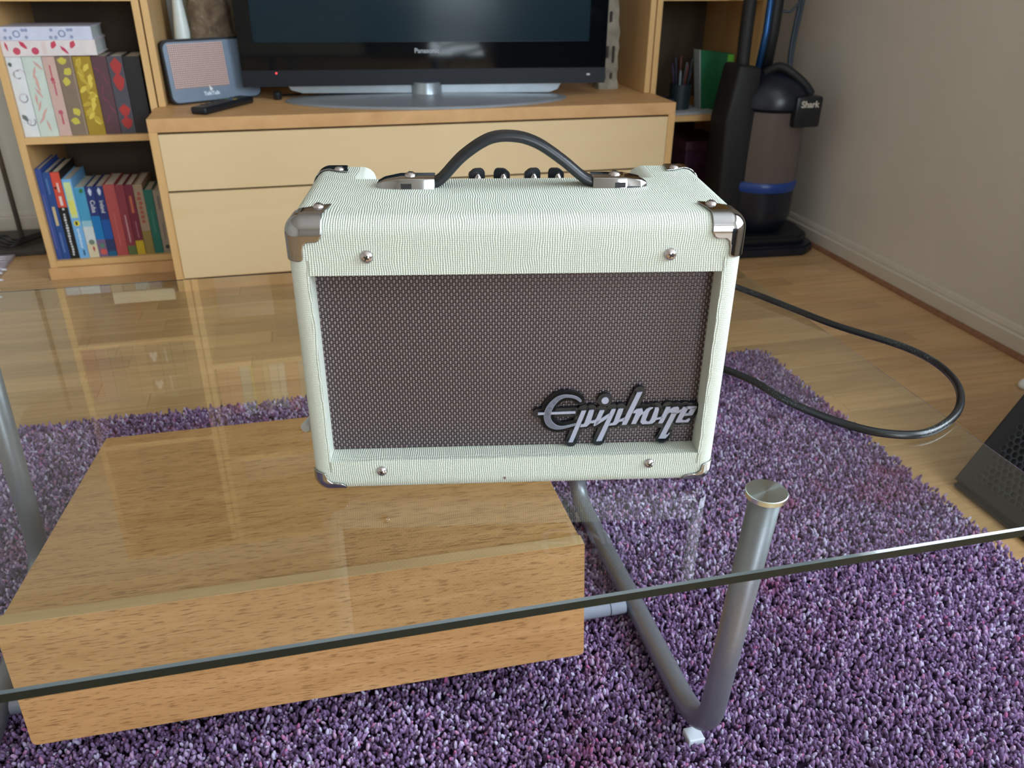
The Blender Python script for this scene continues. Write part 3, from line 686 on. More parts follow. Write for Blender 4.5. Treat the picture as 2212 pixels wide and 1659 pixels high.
# ------------------------------------------------------------------ things on and behind the cabinet
rt_ = thing('router', 'grey router with copper perforated face leaning beside the television', 'router', (-0.336, 2.535, CH), 0.50)
rt_.rotation_euler = (-0.10, 0, 0.50)
def rrect(x0, z0, x1, z1, r, n=5, corners=(1, 1, 1, 1)):
    P = []
    for (cx, cz, a0, on) in ((x1-r, z0+r, -PI/2, corners[1]), (x1-r, z1-r, 0, corners[2]), (x0+r, z1-r, PI/2, corners[3]), (x0+r, z0+r, PI, corners[0])):
        if on:
            for k in range(n+1): a = a0+PI/2*k/n; P.append((cx+r*math.cos(a), cz+r*math.sin(a)))
        else:
            P.append((cx+r*(1 if a0 in (-PI/2, 0) else -1), cz+r*(1 if a0 in (0, PI/2) else -1)))
    return P
bm = bmesh.new(); prism(bm, rrect(0, 0.002, 0.272, 0.170, 0.02), 0, 0.022); mk('body', bm, MT['black_matte'], rt_)
bm = bmesh.new(); prism(bm, rrect(0.004, 0.006, 0.268, 0.163, 0.018), -0.003, 0); mk('front_panel', bm, plain('blue_grey_satin', rgb(116, 132, 152), 0.3), rt_)
bm = bmesh.new(); prism(bm, rrect(0.016, 0.042, 0.175, 0.158, 0.003), -0.0036, -0.003); mk('perforated_face', bm, MT['dots'], rt_)
text('router_lettering', 'TalkTalk', 0.0135, colour((226, 236, 250)), rt_, (0.118, -0.0034, 0.024), (PI/2, 0, 0), bold=0.0004)
bm = bmesh.new(); prism(bm, [(0.114, 0.034), (0.118, 0.030), (0.123, 0.036), (0.114, 0.046)], -0.0040, -0.003); mk('pointer_mark', bm, MT['white'], rt_)

rm = thing('remote_control', 'black television remote lying in front of the router', 'remote control', (-0.255, 2.372, CH+0.0002), 1.02)
bm = bmesh.new(); bx(bm, (0, -0.024, 0.0), (0.225, 0.024, 0.019), 0, 0.006, 3); mk('body', bm, MT['black_satin'], rm, 0.7)
for i in range(8):
    for j in range(3):
        c = [(60, 64, 68), (60, 64, 68), (50, 54, 60)][j]
        if i == 5: c = [(170, 150, 50), (60, 110, 160), (60, 120, 70)][j]
        o = box('button', (0.035+i*0.022, -0.016+j*0.0125, 0.0185), (0.045+i*0.022, -0.008+j*0.0125, 0.0205), colour(c), rm)
kb = thing('cable_plug', 'small dark round plug beside the television foot', 'plug', (-0.052, 2.60, CH), 0.3)
bm = bmesh.new(); lathe(bm, [(0.011, 0), (0.0125, 0.004), (0.0125, 0.020), (0.008, 0.024)], (0, 0, 0), 16); mk('body', bm, MT['black_satin'], kb, 0.6)
bm = bmesh.new(); tube(bm, smooth_path([(0, 0.01, 0.012), (0.03, 0.04, 0.006), (0.08, 0.05, 0.004), (0.12, 0.10, 0.004)]), 0.003, 8); mk('cord', bm, MT['rubber'], kb)
# white tapering vase, mossy driftwood, pale print
vz = thing('tapered_vase', 'tall white tapering vase behind the router', 'vase', (-0.302, 2.74, CH))
bm = bmesh.new(); lathe(bm, [(0.020, 0), (0.029, 0.004), (0.029, 0.06), (0.025, 0.15), (0.016, 0.24), (0.0075, 0.32), (0.008, 0.40), (0.011, 0.42)], n=28); mk('body', bm, MT['ceramic'], vz, 1.0)
t = NT('mossy_bark'); nn = t.noise(t.obj(), 22, 4, 0.6, 0.5)
t.l(t.ramp(nn, [(0.3, rgb(62, 50, 38)), (0.5, rgb(120, 100, 80)), (0.64, rgb(142, 124, 104)), (0.72, rgb(216, 214, 200))]), t.p.inputs['Base Color']); t.p.inputs['Roughness'].default_value = 0.8; t.bump(nn, 0.8, 0.006); MT['bark'] = t.m
dw = thing('driftwood_ornament', 'knobbly brown driftwood trunk ornament behind the router and television edge', 'ornament', (-0.212, 2.74, CH))
bm = bmesh.new(); n = 26; rings_ = []; q = random.Random(4)
for i in range(22):
    z = i*0.022; r = 0.044+0.042*math.exp(-((z)/0.19)**1.8)+0.004*math.sin(i*1.3)
    ring = []
    for k in range(n):
        a = 2*PI*k/n; rr_ = r*(1+0.08*math.sin(3*a+i*0.4)+q.uniform(-0.09, 0.09)); ring.append(bm.verts.new(V(rr_*math.cos(a)-0.0004*i, 0.7*rr_*math.sin(a), z)))
    rings_.append(ring)
for i in range(len(rings_)-1):
    for k in range(n): bm.faces.new((rings_[i][k], rings_[i][(k+1) % n], rings_[i+1][(k+1) % n], rings_[i+1][k]))
bm.faces.new(rings_[0][::-1]); bm.faces.new(rings_[-1]); mk('trunk', bm, MT['bark'], dw, 1.2)
t = NT('soft_garden_print'); nn = t.noise(t.obj(), 9, 2, 0.5)
t.l(t.ramp(nn, [(0.40, rgb(178, 170, 142)), (0.56, rgb(166, 162, 134)), (0.66, rgb(92, 100, 72))]), t.p.inputs['Base Color']); t.p.inputs['Roughness'].default_value = 0.5
pc = thing('picture', 'pale beige and green garden picture propped behind the driftwood', 'picture', (-0.30, 2.86, CH))
box('frame', (0, 0, 0.0005), (0.34, 0.014, 0.46), colour((168, 160, 138)), pc, 0.002)
box('print', (0.006, -0.0015, 0.006), (0.334, 0.0, 0.454), t.m, pc)
cv = thing('carved_sculpture', 'weathered grey carved wooden sculpture right of the television', 'sculpture', (0.985, 2.655, CH))
bm = bmesh.new(); rings_ = []; q = random.Random(9); n = 16
for i in range(26):
    z = i*0.016; r = 0.034+(0.004 if z < 0.02 else 0)-(0 if z < 0.17 else (z-0.17)*0.09)+0.0015*math.sin(i*1.9)
    ring = []
    for k in range(n):
        a = 2*PI*k/n; c_, s_ = math.cos(a), math.sin(a); m = max(abs(c_), abs(s_))**0.55
        rr_ = r/m*(1+q.uniform(-0.05, 0.05)); ring.append(bm.verts.new(V(rr_*c_, rr_*s_*0.8, z)))
    rings_.append(ring)
for i in range(len(rings_)-1):
    for k in range(n): bm.faces.new((rings_[i][k], rings_[i][(k+1) % n], rings_[i+1][(k+1) % n], rings_[i+1][k]))
bm.faces.new(rings_[0][::-1]); bm.faces.new(rings_[-1]); mk('body', bm, MT['stone'], cv, 0.9)
bm = bmesh.new()
for (a, z, h) in ((-0.010, 0.095, 0.035), (0.010, 0.080, 0.05), (-0.016, 0.030, 0.018), (0.006, 0.032, 0.018), (-0.004, 0.20, 0.03)): bx(bm, (a-0.0035, -0.0345, z), (a+0.0035, -0.026, z+h), 0, 0.002)
mk('carved_recess', bm, colour((60, 54, 46)), cv)

# right bookcase contents
pot = thing('pen_pot', 'dark pen pot full of pens on the right bookcase shelf', 'pen pot', (1.235, 2.62, 0.397))
bm = bmesh.new(); lathe(bm, [(0.028, 0), (0.034, 0.003), (0.036, 0.085), (0.033, 0.085), (0.031, 0.006)], n=20); mk('cup', bm, colour((26, 40, 46)), pot, 0.8)
q = random.Random(2)
for i in range(9):
    a = i*0.7; lx, ly = 0.02*math.cos(a), 0.02*math.sin(a); h = 0.13+0.02*(i % 3); cc = [(40, 44, 60), (120, 136, 150), (90, 44, 40), (30, 36, 40), (70, 60, 90)][i % 5]
    bm = bmesh.new(); tube(bm, [(lx*0.4, ly*0.4, 0.008), (lx*1.6, ly*1.4, h-0.01), (lx*1.65, ly*1.45, h)], [0.004, 0.004, 0.0015], 8); mk('pen', bm, colour(cc), pot)
pot2 = thing('pencil_tray', 'small dark blue tray beside the pen pot on the right shelf', 'tray', (1.165, 2.60, 0.397))
bm = bmesh.new(); bx(bm, (-0.03, -0.03, 0), (0.03, 0.03, 0.004)); bx(bm, (-0.03, -0.03, 0.004), (0.03, -0.026, 0.045)); bx(bm, (-0.03, 0.026, 0.004), (0.03, 0.03, 0.045)); bx(bm, (-0.03, -0.026, 0.004), (-0.026, 0.026, 0.045)); bx(bm, (0.026, -0.026, 0.004), (0.03, 0.026, 0.045)); mk('body', bm, colour((30, 32, 60)), pot2)
gb = thing('green_folder', 'green folder with a lime spine label standing angled on the right shelf', 'folder', (1.335, 2.60, 0.3975), 0.10)
bm = bmesh.new(); bx(bm, (0, 0, 0), (0.045, 0.20, 0.004)); bm.free()
bm = bmesh.new(); prism(bm, [(-0.03, 0), (0.075, 0), (0.075, 0.175), (-0.055, 0.190)], 0, 0.03); mk('cover', bm, MT['green'], gb)
bm = bmesh.new(); prism(bm, [(0.050, 0.10), (0.076, 0.10), (0.076, 0.172), (0.052, 0.174)], -0.001, 0.031); mk('label', bm, MT['lime'], gb)
bm = bmesh.new(); prism(bm, [(-0.034, 0), (-0.03, 0), (-0.055, 0.190), (-0.060, 0.190)], -0.002, 0.032); mk('page_edge', bm, colour((150, 160, 160)), gb)
pp = thing('paper_stack', 'loose white papers lying at the front of the right shelf', 'papers', (1.19, 2.535, 0.3975), 0.12)
for i in range(3):
    o = box('sheet', (-0.06, -0.004, i*0.0022), (0.15, 0.15, i*0.0022+0.0018), colour((176, 182, 188)), pp); o.rotation_euler[2] = (i-1)*0.05
mg = thing('magazine_pile', 'dim purple patterned box on the lowest right shelf', 'box', (1.27, 2.60, 0.0525))
box('body', (0, 0, 0), (0.15, 0.2, 0.235), plain('purple_pattern_card', rgb(74, 40, 66), 0.6, vary=0.6, scale=30), mg, 0.003); box('lid', (-0.003, -0.003, 0.215), (0.153, 0.203, 0.245), colour((88, 52, 74)), mg, 0.002)

# ------------------------------------------------------------------ vacuum cleaner
vc = thing('vacuum_cleaner', 'black and blue upright vacuum cleaner with clear dust cup by the wall', 'vacuum cleaner', (1.40, 2.36, 0))
def sbox(name, prof, y0, y1, mat, bev=0.0, label=None):
    bm = bmesh.new(); prism(bm, prof, y0, y1)
    if bev: bmesh.ops.bevel(bm, geom=list(bm.edges), offset=bev, segments=3, profile=0.5, affect='EDGES')
    return mk(name, bm, mat, vc, 0.6, label=label)
bm = bmesh.new(); P = [(-0.20, -0.12), (0.135, -0.145), (0.185, -0.11), (0.205, 0.0), (0.20, 0.12), (-0.20, 0.12)]
prism(bm, P, 0.0005, 0.035, plane='XY'); bmesh.ops.bevel(bm, geom=[e for e in bm.edges], offset=0.008, segments=2, affect='EDGES'); mk('floor_head', bm, MT['navy'], vc, 0.6)
bm = bmesh.new(); prism(bm, [(a*0.92, b*0.86+0.008) for a, b in P], 0.035, 0.062, plane='XY'); bmesh.ops.bevel(bm, geom=[e for e in bm.edges], offset=0.008, segments=2, affect='EDGES'); mk('head_cover', bm, MT['black_satin'], vc, 0.6)
bm = bmesh.new(); lathe(bm, [(0.08, 0.045), (0.10, 0.065), (0.112, 0.10), (0.112, 0.185)], (-0.01, 0.02, 0), 36); mk('motor_base', bm, MT['navy'], vc, 0.8)
bm = bmesh.new(); lathe(bm, [(0.114, 0.183), (0.117, 0.190), (0.117, 0.207), (0.113, 0.213)], (-0.01, 0.02, 0), 36); mk('blue_band', bm, MT['blue_band'], vc, 0.6)
bm = bmesh.new(); lathe(bm, [(0.109, 0.21), (0.110, 0.25), (0.108, 0.41), (0.106, 0.43)], (-0.005, 0.02, 0), 40); mk('dust_cup', bm, MT['cup'], vc, 0.8, label='smoky clear plastic dust cup')
bm = bmesh.new(); lathe(bm, [(0.035, 0.22), (0.045, 0.25), (0.06, 0.36), (0.07, 0.42)], (-0.005, 0.02, 0), 28); mk('cyclone', bm, colour((64, 56, 54)), vc, 0.8)
bm = bmesh.new(); lathe(bm, [(0.110, 0.425), (0.119, 0.435), (0.119, 0.465), (0.10, 0.50), (0.06, 0.53), (0.03, 0.545)], (-0.005, 0.02, 0), 36); mk('cup_lid', bm, MT['navy'], vc, 0.7)
bm = bmesh.new(); bx(bm, (0.002, -0.112, 0.385), (0.090, -0.06, 0.475), 0, 0.008); mk('front_latch', bm, MT['black_satin'], vc, 0.6)
text('vacuum_lettering', 'Shark', 0.026, colour((206, 200, 186)), vc, (0.046, -0.1125, 0.452), (PI/2, 0, 0), bold=0.0006)
sbox('rear_spine', [(-0.175, 0.05), (-0.075, 0.05), (-0.085, 0.55), (-0.16, 0.56), (-0.185, 0.40)], -0.04, 0.07, MT['black_matte'], 0.012)
bm = bmesh.new(); tube(bm, smooth_path([(-0.12, 0.02, 0.50), (-0.118, 0.03, 0.62), (-0.112, 0.04, 0.75), (-0.10, 0.05, 1.02)]), 0.020, 16); mk('hose', bm, MT['black_matte'], vc)
bm = bmesh.new(); tube(bm, [(-0.070, 0.02, 0.52), (-0.052, 0.03, 0.64), (-0.045, 0.04, 1.05)], 0.010, 16); mk('wand', bm, MT['blue_metal'], vc, label='blue metal wand')
bm = bmesh.new(); tube(bm, [(-0.03, 0.05, 0.52), (-0.018, 0.055, 0.65), (-0.010, 0.06, 1.02)], 0.022, 14); mk('upper_body', bm, MT['black_matte'], vc)
bm = bmesh.new(); tube(bm, smooth_path([(-0.055, 0.0, 0.53), (-0.02, -0.03, 0.55), (0.04, -0.06, 0.51), (0.07, -0.07, 0.475)]), 0.013, 12); mk('carry_handle', bm, MT['black_matte'], vc)
bm = bmesh.new(); tube(bm, smooth_path([(-0.01, 0.06, 0.90), (0.03, 0.05, 0.78), (0.065, 0.05, 0.745), (0.03, 0.04, 0.70), (0.0, 0.05, 0.70)]), 0.004, 8)
tube(bm, smooth_path([(0.068, 0.06, 0.95), (0.066, 0.06, 0.75), (0.058, 0.06, 0.60), (0.06, 0.05, 0.50)]), 0.006, 8); tube(bm, smooth_path([(0.083, 0.07, 0.95), (0.082, 0.07, 0.75), (0.072, 0.07, 0.60), (0.07, 0.06, 0.50)]), 0.006, 8)
mk('power_cord', bm, plain('slate_cord', rgb(50, 62, 76), 0.5), vc)

for ch_ in vc.children:
    if not ch_.name.startswith(('floor_head', 'head_cover')): ch_.location.x += 0.040; ch_.location.z += 0.012
# ------------------------------------------------------------------ floor lamp, cables, fringed rug at left
lp = thing('floor_lamp', 'slim grey floor lamp on a flat dark base left of the bookcase', 'floor lamp', (-0.99, 2.86, 0))
box('base', (-0.15, -0.10, 0.0), (0.17, 0.15, 0.016), colour((62, 58, 54)), lp, 0.003)
bm = bmesh.new(); tube(bm, [(0.075, 0.03, 0.016), (0.075, 0.03, 1.6)], 0.0075, 14); mk('pole', bm, MT['lampmetal'], lp)
bm = bmesh.new(); lathe(bm, [(0.16, 1.52), (0.12, 1.76)], (0.075, 0.03, 0), 32); mk('shade', bm, colour((210, 200, 180)), lp, 0.8)
cbm = bmesh.new(); q = random.Random(8)
for i in range(4):
    a = [(-1.20+0.02*i, 2.83+0.02*i, 0.026), (-1.08, 2.80+0.02*i, 0.022+0.004*i), (-1.00+0.01*i, 2.84+0.02*i, 0.030), (-0.93, 2.80+0.025*i, 0.022), (-0.86, 2.86+0.02*i, 0.028), (-0.80, 2.95, 0.022)]
    tube(cbm, smooth_path(a), 0.0035, 8)
tag(mk('cable_tangle', cbm, MT['rubber']), 'tangle of thin black cables lying on the lamp base', 'cables')
fr = thing('fringed_rug', 'edge of a rug with white tassel fringe at the far left', 'rug', (-0.852, 2.4, 0))
box('rug_body', (-0.9, -0.45, 0.0), (-0.055, 0.40, 0.008), plain('woven_stripes', rgb(176, 168, 180), 0.9, vary=0.2, scale=12), fr)
q = random.Random(1)
for i in range(26):
    yy = -0.43+i*0.031+q.uniform(-0.006, 0.006); L_ = 0.055+q.uniform(-0.014, 0.012); e = -0.0+yy*(-0.22)
    bm = bmesh.new(); tube(bm, [(-0.06, yy, 0.006), (-0.06+L_*0.5+e, yy+q.uniform(-0.006, 0.006), 0.008), (-0.06+L_+e, yy+q.uniform(-0.010, 0.010), 0.005)], [0.003, 0.0055, 0.0035], 8, flat=(1, 0.7)); mk('tassel', bm, MT['tassel'], fr)

# ------------------------------------------------------------------ monitor speaker at right
wd = thing('wedge_speaker', 'black floor speaker with honeycomb grille leaning at the right wall side', 'speaker', (1.078, 1.0, 0.0))
lean = 1.83  # dz/dx of the face
sl = math.atan2(1, lean)
HT_ = 0.36
bm = bmesh.new()
poly = [(0, 0.012), (0.006, 0.0), (0.36, 0.0), (0.36, 0.30), (HT_/lean, HT_)]
A = [bm.verts.new(V(a, 0, b)) for a, b in poly]; B = [bm.verts.new(V(a, -0.56, b)) for a, b in poly]; k = len(poly)
for i in range(k): bm.faces.new((A[i], B[i], B[(i+1) % k], A[(i+1) % k]))
bm.faces.new(A[::-1]); bm.faces.new(B); bmesh.ops.bevel(bm, geom=[e for e in bm.edges], offset=0.010, segments=3, affect='EDGES')
mk('cabinet', bm, plain('charcoal_paint', rgb(34, 38, 44), 0.5, scale=300, bump=0.3), wd, 0.6)
nrm = V(-math.cos(sl), 0, math.sin(sl)); upv = V(math.sin(sl), 0, math.cos(sl)); org = V(0, 0, 0.012)
def onface(s, t_, o=0.0): return org+upv*t_+V(0, -s, 0)+nrm*o
bm = bmesh.new(); pt = 0.0125; R1 = pt/math.sqrt(3); r1 = R1*0.80
for j in range(28):
    for i in range(38):
        s = 0.045+i*pt+(pt/2 if j % 2 else 0); t_ = 0.035+j*pt*math.sqrt(3)/2
        if s > 0.52 or t_ > 0.36: continue
        O_ = [bm.verts.new(onface(s+R1*math.sin(k*PI/3), t_+R1*math.cos(k*PI/3), 0.003)) for k in range(6)]
        I_ = [bm.verts.new(onface(s+r1*math.sin(k*PI/3), t_+r1*math.cos(k*PI/3), 0.003)) for k in range(6)]
        J_ = [bm.verts.new(onface(s+r1*math.sin(k*PI/3), t_+r1*math.cos(k*PI/3), 0.0008)) for k in range(6)]
        for k in range(6):
            bm.faces.new((O_[k], O_[(k+1) % 6], I_[(k+1) % 6], I_[k])); bm.faces.new((I_[k], I_[(k+1) % 6], J_[(k+1) % 6], J_[k]))
bmesh.ops.remove_doubles(bm, verts=bm.verts, dist=0.0002)
mk('honeycomb_grille', bm, plain('grille_steel', rgb(54, 60, 66), 0.45, metal=0.2), wd, kind='stuff')
ch = thing('door_stop', 'small white round stop on the floor by the right skirting', 'door stop', (1.53, 1.30, 0))
bm = bmesh.new(); lathe(bm, [(0.010, 0), (0.013, 0.004), (0.013, 0.012), (0.008, 0.020), (0.002, 0.022)], n=18); mk('body', bm, MT['white'], ch, 1.0)
ch.location = (1.512, 1.285, 0)

# ------------------------------------------------------------------ coffee table
TW = -0.0151; HTOP = 0.45; GT = 0.010
ct = thing('coffee_table', 'rectangular clear glass coffee table on bent grey tube legs', 'table', (-0.0387, 0.4102, 0), TW)
gx0, gx1, gy0, gy1 = -0.585, 0.622, 0.0, 0.7245
bm = bmesh.new(); c = 0.0016
# pane with polished arrises
def rect(z, i): return [bm.verts.new(V(*p, z)) for p in ((gx0+i, gy0+i), (gx1-i, gy0+i), (gx1-i, gy1-i), (gx0+i, gy1-i))]
a0 = rect(HTOP-GT, c); a1 = rect(HTOP-GT+c, 0); a2 = rect(HTOP-c, 0); a3 = rect(HTOP, c)
bm.faces.new(a0[::-1]).material_index = 1; bm.faces.new(a3).material_index = 0
for lo, hi, mi in ((a0, a1, 3), (a1, a2, 2), (a2, a3, 4)):
    for k in range(4): bm.faces.new((lo[k], lo[(k+1) % 4], hi[(k+1) % 4], hi[k])).material_index = mi
mk('glass_top', bm, [MT['glass_top'], MT['glass_bottom'], MT['glass_edge'], MT['glass_bevel'], MT['glass_arris_top']], ct)
inv = Matrix.Rotation(-TW, 3, 'Z')
def L2(p): return inv @ (V(*p)-V(-0.0387, 0.4102, 0))
RT = 0.0138
caps = {}
for side, xb, xt in (('r', 0.383, 0.3575), ('l', -0.414, -0.389)):
    yb0, yb1 = (0.574, 1.085); yt0, yt1 = (0.508, 0.99); xbk = 0.390 if side == 'r' else -0.436
    zb = 0.040
    P = [L2(p) for p in ((xt, yt0, HTOP-GT-0.005), (xb, yb0, zb), (xbk, yb1, zb), (xt, yt1, HTOP-GT-0.005))]
    path = fillet(P, 0.075, 12)
    bm = bmesh.new(); tube(bm, path, RT, 24); mk('bent_leg_frame', bm, MT['tube'], ct)
    for yt in (yt0, yt1):
        p = L2((xt, yt, 0)); bm = bmesh.new(); lathe(bm, [(0.0172, HTOP-GT-0.0062), (0.0182, HTOP-GT-0.0052), (0.0182, HTOP-GT-0.0008), (0.0176, HTOP-GT-0.0003)], (0, 0, 0), 48)
        o = mk('mounting_disc', bm, MT['disc'], ct, 0.5, label='spun steel mounting disc'); o.location = (p.x, p.y, 0)
    for yf in (yb0+0.020, yb1-0.05):
        p = L2(((xb-0.003) if yf < 0.8 else (xbk-0.002), yf, 0)); bm = bmesh.new(); bx(bm, (p.x-0.010, p.y-0.010, 0.008), (p.x+0.010, p.y+0.010, 0.0275), 0, 0.0015); mk('foot', bm, MT['foot'], ct)
for yb in (0.800,):
    a = L2((0.381-0.012, yb, 0.046)); b = L2((-0.419+0.012, yb+0.012, 0.046))
    bm = bmesh.new(); tube(bm, [a, b], 0.0115, 20); mk('cross_bar', bm, MT['tube_lt'], ct)
    bm = bmesh.new(); d = (b-a).normalized(); tube(bm, [a+d*0.022, a+d*0.0228], 0.0119, 20); mk('bar_seam', bm, MT['slot'], ct)
# drawer box on the cross bars
bxo = thing('oak_drawer_box', 'oak veneered storage drawer box tipped back on the cross bar under the glass', 'storage box', (-0.3585, 0.7238, 0.0674), 0)
bxo.rotation_mode = 'YXZ'; bxo.rotation_euler = (-0.097, -0.0155, -0.042)
bw = 0.6332; bh = 0.1615; bdp = 0.456
bm = bmesh.new(); bx(bm, (0.0015, 0.0192, 0.001), (bw-0.0015, bdp, bh-0.0008), 0, 0.0012); mk('body', bm, MT['oak'], bxo)
bm = bmesh.new(); prism(bm, rrect(0, 0, bw, bh, 0.006, 4, (1, 1, 0, 0)), 0, 0.0190); mk('drawer_front', bm, [MT['oak']], bxo)
box('front_top_edge', (0.001, 0.0004, bh), (bw-0.001, 0.0188, bh+0.0006), MT['oak_edge'], bxo, label='paler top edge of the drawer front')
box('back_board', (0.002, bdp, 0.002), (bw-0.002, bdp+0.004, bh-0.002), MT['oak'], bxo)

# ------------------------------------------------------------------ the amplifier
W, H, DP, ZB = 0.330, 0.2332, 0.170, 0.0035
amp = thing('guitar_amplifier', 'cream guitar amplifier with brown grille and chrome corners on the glass table', 'amplifier', (0.14343, 0.54296, HTOP), -0.187411)
def helper_box(a, b, bevel=0.0, seg=3, edges=None):
    bm = bmesh.new(); bx(bm, a, b)
    if bevel:
        es = [e for e in bm.edges if edges is None or edges(e)]
        bmesh.ops.bevel(bm, geom=es, offset=bevel, segments=seg, profile=0.5, affect='EDGES')
    me = bpy.data.meshes.new('cutter'); bm.to_mesh(me); bm.free(); o = bpy.data.objects.new('cutter', me); COL.objects.link(o); return o
RB = 0.0125
shell = helper_box((-W/2, 0, ZB), (W/2, DP, H), RB, 6)
shell.name = 'cabinet_shell'
isx = lambda e: abs(e.verts[0].co.x-e.verts[1].co.x) < 1e-6
cut1 = helper_box((-0.150, -0.05, 0.0335), (0.150, 0.1, 0.1915))
cbm = bmesh.new(); CP = [(-0.1155, 0.212), (0.109, 0.212)]; re_ = 0.0145
for k in range(9): a = PI-PI/2*k/8; CP.append((0.109+re_+re_*math.cos(a), H-re_+re_*math.sin(a)))
CP += [(0.109+re_, 0.30), (-0.1155-re_, 0.30)]
for k in range(9): a = PI/2-PI/2*k/8; CP.append((-0.1155-re_+re_*math.cos(a), H-re_+re_*math.sin(a)))
prism(cbm, CP, 0.1145, 0.30); bmesh.ops.recalc_face_normals(cbm, faces=cbm.faces)
cme = bpy.data.meshes.new('cutter'); cbm.to_mesh(cme); cbm.free(); cut2 = bpy.data.objects.new('cutter', cme); COL.objects.link(cut2)
for cobj in (cut1, cut2):
    m_ = shell.modifiers.new('cut', 'BOOLEAN'); m_.operation = 'DIFFERENCE'; m_.object = cobj; m_.solver = 'EXACT'
dg = bpy.context.evaluated_depsgraph_get(); dg.update()
me = bpy.data.meshes.new_from_object(shell.evaluated_get(dg))
for o in (shell, cut1, cut2): bpy.data.objects.remove(o)
me.materials.clear(); me.materials.append(MT['tolex']); me.materials.append(MT['tolex_side']); me.materials.append(plain('smooth_cream_vinyl', rgb(208, 213, 202), 0.45, vary=0.03, scale=60)); me.name = 'cabinet_shell'
shell = bpy.data.objects.new('cabinet_shell', me); COL.objects.link(shell); shell.parent = amp
for p in me.polygons:
    c_ = p.center; p.use_smooth = True
    if abs(c_.x) > 0.1502 and (abs(p.normal.z) < 0.75): p.material_index = 1
    if abs(abs(c_.x)-0.150) < 1e-4 and abs(p.normal.x) > 0.9: p.material_index = 2
    if c_.y > 0.115 and c_.z > 0.2115 and abs(c_.x) < 0.1299 and p.normal.z < 0.98: p.material_index = 2
me.set_sharp_from_angle(angle=0.5)
# front frame split: the side strips are separated from the top and bottom boards by a fine seam
box('grille_cloth', (-0.1498, 0.019, 0.0340), (0.1498, 0.022, 0.1912), MT['grille'], amp, label='brown basket weave grille cloth')
bm = bmesh.new()
for sx in (-1, 1):
    bx(bm, (sx*0.1503-0.0003, -0.0004, 0.024), (sx*0.1503+0.0003, 0.002, 0.0335)); bx(bm, (sx*0.1503-0.0002, -0.0003, 0.1915), (sx*0.1503+0.0002, 0.002, 0.203))
mk('covering_seam', bm, plain('dark_seam_vinyl', rgb(150, 152, 138), 0.7), amp)  # darker vinyl tone along the seam line
# control panel and knobs in the rear recess
box('control_panel', (-0.114, 0.1155, 0.2122), (0.1075, 0.166, 0.2140), MT['chrome'], amp)
for i, (kx, rot) in enumerate(((-0.0275, 0.5), (-0.006, -0.5), (0.0200, 0.4), (0.0405, -0.4))):
    k = bpy.data.objects.new('k', None); bpy.data.objects.remove(k)
    bm = bmesh.new(); lathe(bm, [(0.0078, 0.2140), (0.0078, 0.2255), (0.0070, 0.2265)], (0, 0, 0), 20)
    kb_ = mk('control_knob', bm, MT['black_satin'], amp, 0.6); kb_.location = (kx, 0.139, 0)
    bm = bmesh.new(); prism(bm, [(-0.0068, 0.2262), (0.0068, 0.2262), (0.0068, 0.2335), (0.0050, 0.2358), (-0.0020, 0.2358), (-0.0068, 0.2320)] if i % 2 == 0 else [(-0.0068, 0.2262), (0.0068, 0.2262), (0.0068, 0.2320), (0.0020, 0.2358), (-0.0050, 0.2358), (-0.0068, 0.2335)], -0.003, 0.003)
    bmesh.ops.bevel(bm, geom=list(bm.edges), offset=0.0007, segments=2, affect='EDGES')
    pb = mk('pointer', bm, MT['black_satin'], kb_, 0.6); pb.rotation_euler[2] = rot*0.3
    bm = bmesh.new(); lathe(bm, [(0.0032, 0.2262), (0.0028, 0.2300), (0.0010, 0.2325)], (0.001, -0.006, 0), 14); mk('silver_tip', bm, MT['screw'], kb_, 0.9)
# screws
def screw(name, parent, pos, r, up_axis='Y'):
    bm = bmesh.new(); lathe(bm, [(r, 0.0), (r*0.95, r*0.25), (r*0.72, r*0.52), (r*0.4, r*0.66), (0.0002, r*0.70)], (0, 0, 0), 24, axis=up_axis)
    s = mk(name, bm, MT['screw'], parent, 1.2); s.location = pos
    bm = bmesh.new(); a = r*0.42; b_ = r*0.11; h0, h1 = r*0.50, r*0.715
    for (p, q_) in ((a, b_), (b_, a)):
        if up_axis == 'Y': bx(bm, (-p, -h1, -q_), (p, -h0, q_))
        else: bx(bm, (-p, -q_, h0), (p, q_, h1))
    c = mk('cross_slot', bm, MT['slot'], s)
    c.rotation_euler = (0, 0.5, 0) if up_axis == 'Y' else (0, 0, 0.5)
    return s
for sx_, sz_, r in ((-0.1087, 0.2055, 0.0049), (0.1098, 0.2050, 0.0047), (-0.1097, 0.0240, 0.0044), (0.1099, 0.0250, 0.0044)):
    screw('front_screw', amp, (sx_, -0.0001, sz_), r)
bm = bmesh.new(); bx(bm, (-0.0105, -0.0003, 0.0128), (-0.0090, 0.0005, 0.0150)); mk('covering_nick', bm, colour((110, 84, 80)), amp)
